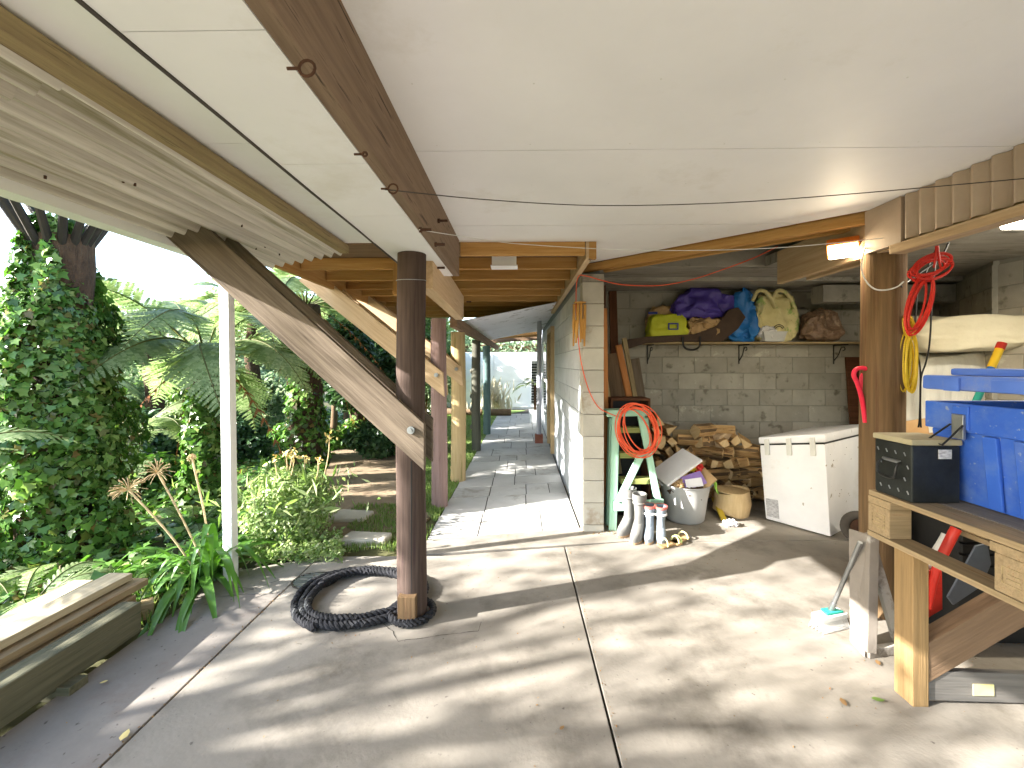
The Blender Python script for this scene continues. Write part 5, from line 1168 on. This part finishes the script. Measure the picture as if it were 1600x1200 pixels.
# pale bush with dry flower stems
cb_ = WZ(452, 838); cb_.z = -.05
bt = thing('pale_bush', 'rounded pale green bush with dry flower stems at dirt path', 'bush', cb_); P = []; Q = []
for i in range(7500):
    d = Vector((R.gauss(0, 1), R.gauss(0, 1), R.gauss(0, 1))).normalized(); lump = 1 + .28 * noise.noise(d * 2.2 + Vector((3, 1, 0))); r = lump * R.uniform(.55, 1.0) ** .6
    p = Vector((cb_.x + d.x * .40 * r, cb_.y + d.y * .38 * r, .27 + d.z * .32 * r))
    if p.z > -.04: P.append(p); Q.append((d.x, d.y, d.z + .6))
leaves('foliage', P, Q, .022, .048, OVAL, 'bush_leaf', bt, .6, .1)
P = [(cb_.x + R.gauss(0, .26), cb_.y + R.gauss(0, .2), .42 + R.uniform(-.15, .1)) for i in range(420)]; leaves('grass_tuft', P, [(R.gauss(0, 1), R.gauss(0, 1), .1) for p in P], .07, .17, SLIM, 'bush_leaf', bt, .3, -.5)
for k in range(7):
    a = Vector((cb_.x + R.uniform(-.2, .25), cb_.y + R.uniform(-.1, .15), .4)); b = a + Vector((R.uniform(-.12, .1), 0, R.uniform(.25, .5))); m = MB(); m.tube(smoothpts([a, a.lerp(b, .6) + Vector((.02, 0, 0)), b], 4), .005, 6); o = obj('flower_stem', m, 'dead_stalk', bt, smooth=True)
    P = [b + Vector((R.gauss(0, .02), R.gauss(0, .02), R.gauss(0, .02))) for i in range(14)]; leaves('dry_flower', P, [(0, 0, 1)] * 14, .025, .05, OVAL, 'petal', o, .8, .8)
# generic leafy mass
def crown(t, c, rad, n, smin, smax, mat, tmpl=OVAL, clumps=14, name='crown', seed=0):
    rr = random.Random(seed); cl = []
    for k in range(clumps):
        d = Vector((rr.gauss(0, 1), rr.gauss(0, 1), rr.gauss(0, .9))).normalized() * rr.uniform(.35, .95); cl.append((Vector((d.x * rad[0], d.y * rad[1], d.z * rad[2])), rr.uniform(.28, .5)))
    cc = np.array([q[0] for q in cl]); cr2 = np.array([q[1] for q in cl]); idx = NP.randint(0, clumps, n)
    d = NP.normal(0, 1, (n, 3)); d /= np.linalg.norm(d, axis=1)[:, None]; r = NP.uniform(.35, 1.0, n) ** .5
    P = cc[idx] + d * (r * cr2[idx])[:, None] * np.array(rad) + np.array(c); nor = d + np.array((0, 0, .5)); return leaves(name, P, nor, smin, smax, tmpl, mat, t, .6, .3), [Vector(x) + Vector(c) for x in cc]
def tree(name, lab, base, H, rad, n, smin, smax, mat, cat='tree', grp=None, seed=0, tr=.12, tmpl=OVAL, clumps=14, zc=None):
    base = Vector(base); t = thing(name, lab, cat, base, grp); cz = zc if zc is not None else H - rad[2] * .75; c = base + Vector((0, 0, cz))
    _, cl = crown(t, c, rad, n, smin, smax, mat, tmpl, clumps, seed=seed)
    m = MB(); m.tube([base - Vector((0, 0, .15)), base + Vector((.05, .02, cz * .5)), c], [tr, tr * .75, tr * .35], 10); tk = obj('trunk', m, 'bark', t, smooth=True)
    for q in cl:
        a = base + Vector((0, 0, cz * R.uniform(.45, .8))); m = MB(); m.tube([a, a.lerp(q, .5) + Vector((0, 0, .1 * rad[2])), q], [tr * .4, tr * .25, tr * .1], 6); obj('limb', m, 'bark', tk, smooth=True)
    return t
BG = 'trees and shrubs behind the garden'
def WB(px, Y): q = WY(px, 568, Y); return Vector((q.x, q.y, gz(q.x, q.y)))
for k, (px, Y, H, rad, n, mat, lab) in enumerate(((575, 8.6, 2.3, (.95, .8, .95), 9000, 'dark_leaf', 'dense dark shrub beyond the dirt path'), (520, 10.5, 3.0, (1.3, 1, 1.2), 9000, 'dark_leaf', 'tall dark shrub behind the brown-trunked tree fern'), (640, 11.5, 3.6, (1.2, 1, 1.5), 8000, 'tree_leaf', 'bushy mid green tree beyond the lawn'), (265, 7.4, 1.1, (1.0, .8, .7), 6500, 'dark_leaf', 'low dark blue-green shrub below the tall tree fern'),
        (180, 6.2, .75, (.75, .6, .55), 5500, 'ivy_leaf', 'low glossy shrub beside the ivy-smothered trunk'), (130, 11.0, 2.6, (1.8, 1.5, 1.1), 8000, 'tree_leaf', 'broad tree behind the ivy-smothered trunk'), (330, 14.0, 3.2, (2.2, 1.5, 1.7), 8000, 'haze_tint_leaf', 'pale hazy tree far back in the garden'), (430, 16.5, 4.6, (2.6, 1.6, 2.0), 8000, 'haze_tint_leaf', 'large pale tree beyond the dark shrubs'),
        (230, 17.0, 3.0, (2.6, 1.6, 1.8), 8000, 'haze_tint_leaf', 'pale low tree under the open sky'), (690, 17.5, 3.2, (1.8, 1.2, 1.4), 7000, 'tree_leaf', 'mid green tree behind the white fence'), (540, 14.5, 4.6, (2.0, 1.3, 2.2), 8000, 'tree_leaf', 'tall mid green tree rising behind the dark shrubs'), (60, 14.0, 3.0, (2.4, 1.5, 1.3), 7000, 'tree_leaf', 'tall tree far behind the ivy-smothered trunk'), (640, 7.6, .75, (.55, .45, .45), 3500, 'tree_leaf', 'low shrub by the lawn edge behind the dark mauve post'))):
    tree('garden_tree' if H > 2.5 else 'garden_shrub', lab, WB(px, Y), H, rad, n, .05 + .004 * Y, .09 + .008 * Y, mat, 'tree' if H > 2.5 else 'shrub', BG, seed=k + 3, tr=.09 if H > 2.5 else .04)
for k, (px, Y, H, rad, n, mat, lab) in enumerate(((250, 9.8, 1.5, (1.3, .9, .9), 6000, 'tree_leaf', 'rounded mid green shrub below the pale tree ferns'), (350, 8.4, 1.0, (.8, .7, .6), 5000, 'dark_leaf', 'small dark shrub behind the sunlit ivy trunk'), (410, 11.8, 1.9, (1.2, .9, 1.1), 6000, 'haze_tint_leaf', 'pale shrub seen between the tree fern trunks'), (150, 8.2, 1.6, (1.1, .8, .9), 6000, 'haze_tint_leaf', 'pale shrub beside the ivy-smothered trunk'), (300, 12.5, 2.3, (1.6, 1.0, 1.3), 6000, 'haze_tint_leaf', 'broad pale shrub under the tall tree fern'), (610, 10.2, 1.6, (.8, .7, .9), 5000, 'dark_leaf', 'dark shrub at the bend of the dirt path'), (500, 8.0, .7, (.7, .5, .45), 4000, 'ivy_leaf', 'low glossy shrub at the foot of the brown-trunked fern'), (590, 7.2, .55, (.6, .4, .35), 3500, 'dark_leaf', 'low dark plant edging the dirt path'), (665, 14.0, 2.6, (1.0, .8, 1.3), 5000, 'haze_tint_leaf', 'pale shrub seen between the veranda posts'))):
    tree('garden_shrub', lab, WB(px, Y), H, rad, n, .045 + .004 * Y, .08 + .008 * Y, mat, 'shrub', BG, seed=k + 83, tr=.04)
hg = thing('hedge', 'clipped green hedge behind the white fence', 'hedge', (-1.5, 15.4, 0)); P = np.column_stack((NP.uniform(-5.5, 2.6, 11000), NP.uniform(15.0, 15.9, 11000), NP.uniform(.2, 2.75, 11000) + .25 * np.sin(np.arange(11000)))); leaves('hedge_foliage', P, np.tile((0, -1, .6), (11000, 1)), .09, .17, OVAL, 'haze_tint_leaf', hg, .7, .2)
m = MB(); m.box((-5.5, 15.35, -.2), (2.6, 15.55, 2.2)); obj('hedge_stems', m, 'bark', hg)
pg = thing('pampas_clump', 'pale feathery ornamental grass clump in front of the white fence', 'grass', WB(772, 13.2)); q = WB(772, 13.2); P = [(q.x + R.gauss(0, .25), q.y + R.gauss(0, .2), .05 + R.random() ** 1.5 * .7) for i in range(220)]; leaves('plumes', P, [(R.gauss(0, 1), R.gauss(0, 1), .1) for p in P], .25, .5, SLIM, 'pampas', pg, .2, -1.5)
q = WB(830, 11.2); pf = thing('potted_fern', 'dark green potted fern beside the slatted screen', 'potted plant', (q.x, q.y, 0)); add_fronds(pf, (q.x + .1, q.y, .95), 9, FG, .95); m = MB(); m.lathe([(0, 0), (.12, 0), (.17, .34), (.15, .34), (.13, .3), (0, .28)], (q.x + .1, q.y, .0), 18); obj('pot', m, 'white_clean', pf, smooth=True); m = MB(); m.tube([(q.x + .1, q.y, .25), (q.x + .1, q.y, .96)], .035, 8); obj('stem', m, 'trunk_fibre', pf)
# ground cover, grass
N_ = 34000; X = NP.uniform(-13, -2.2, N_) ; Y = NP.uniform(.6, 17.0, N_); keep = np.array([(x < -2.25 - max(0, (y - 4)) * .27) for x, y in zip(X, Y)])
P = [(x, y, gz(x, y) + R.uniform(.0, .16)) for x, y in zip(X[keep], Y[keep])]; leaves('ground_cover', P, [(0, -.3, 1)] * len(P), .06, .13, IVY, 'ivy_leaf', None, .5, .0)
tag(bpy.data.objects['ground_cover'], 'ivy and weeds carpeting the garden bed', 'ground cover')
P = []
for i in range(2600):
    q = WZ(R.uniform(395, 535), R.uniform(838, 880)); P.append((q.x, q.y, R.uniform(-.02, .09)))
leaves('creeping_weeds', P, [(0, -.2, 1)] * len(P), .02, .045, OVAL, 'bush_leaf', None, .6, .0); tag(bpy.data.objects['creeping_weeds'], 'low leafy weeds spilling onto the slab edge', 'weeds')
P = []
while len(P) < 16000:
    x, y = R.uniform(-2.4, -.7), 4.2 + 9.6 * R.random() ** 1.6
    lim = -1.35 - (y - 5.2) * .22 if y > 5.2 else -.84 - (y - 4.2) * .5
    if x > lim and x < -.80 + .016 * (y - 4): P.append((x, y, -.01))
while len(P) < 19000:
    x, y = R.uniform(-1.75, -.8), R.uniform(3.5, 4.7)
    if noise.noise(Vector((x * 2, y * 2, 5))) > -.1: P.append((x, y, -.02))
leaves('grass', P, [(R.gauss(0, 1), R.gauss(0, 1), .05) for p in P], .025, .06, SLIM, 'grass_leaf', None, .1, -2.0); tag(bpy.data.objects['grass'], 'short lawn grass beside the paved walk', 'grass')
P = [(lambda q: (q.x, q.y, 0))(WZ(R.uniform(190, 330), R.uniform(905, 985))) for i in range(380)]; P = [p for p in P if p[0] < -2.12]
leaves('grass_edging', P, [(R.gauss(0, 1), R.gauss(0, 1), .05) for p in P], .04, .11, SLIM, 'grass_leaf', None, .1, -1.5); tag(bpy.data.objects['grass_edging'], 'tufts of grass between the planks and agapanthus', 'grass')
P = [(lambda q: (q.x, q.y, .004))(WZ(R.uniform(905, 985), R.uniform(822, 836))) for i in range(140)] + [(lambda q: (q.x, q.y, .004))(WZ(R.uniform(1450, 1590), R.uniform(960, 1010))) for i in range(70)]
leaves('leaf_litter', P, [(0, 0, 1)] * len(P), .012, .03, OVAL, 'litter_leaf', None, .5, 0); tag(bpy.data.objects['leaf_litter'], 'dry leaf scraps swept against the block end and bench', 'leaf litter')
# garden trees standing to the left of the camera: their leaves dapple the slab
tree('shade_tree', 'open-crowned tree standing well back beside the garden slab', (-9.0, -.75, -.2), 7.0, (1.5, 1.75, 1.6), 2000, .05, .13, 'tree_leaf', 'tree', seed=61, tr=.13, clumps=24, zc=4.9)
# grit, twigs and crumbs on the slab; fixings in the ceiling
P = [(R.uniform(-2.0, 2.6), R.uniform(1.0, 4.4), .003) for i in range(420)] + [(.406 - .01 * R.random() - (y - 1) * .009 * 0, y, .001) for y in np.linspace(1.1, 3.6, 160)] + [(-1.581 + R.gauss(0, .008), R.uniform(1, 2.9), .001) for i in range(160)]
leaves('floor_grit', P, [(0, 0, 1)] * len(P), .004, .014, OVAL, 'litter_leaf', None, .6, 0); tag(bpy.data.objects['floor_grit'], 'crumbs of dry leaf and grit scattered over the concrete', 'grit')
m = MB()
for yy in np.arange(-.2, 3.2, .41):
    for xx in np.arange(-.35, 2.1, .405): m.lathe([(0, -.0012), (.0035, -.0008), (.004, .001)], (xx + R.uniform(-.01, .01), yy + R.uniform(-.01, .01), ZC), 6)
o = obj('ceiling_nails', m, 'hinge', ce); o['kind'] = 'stuff'
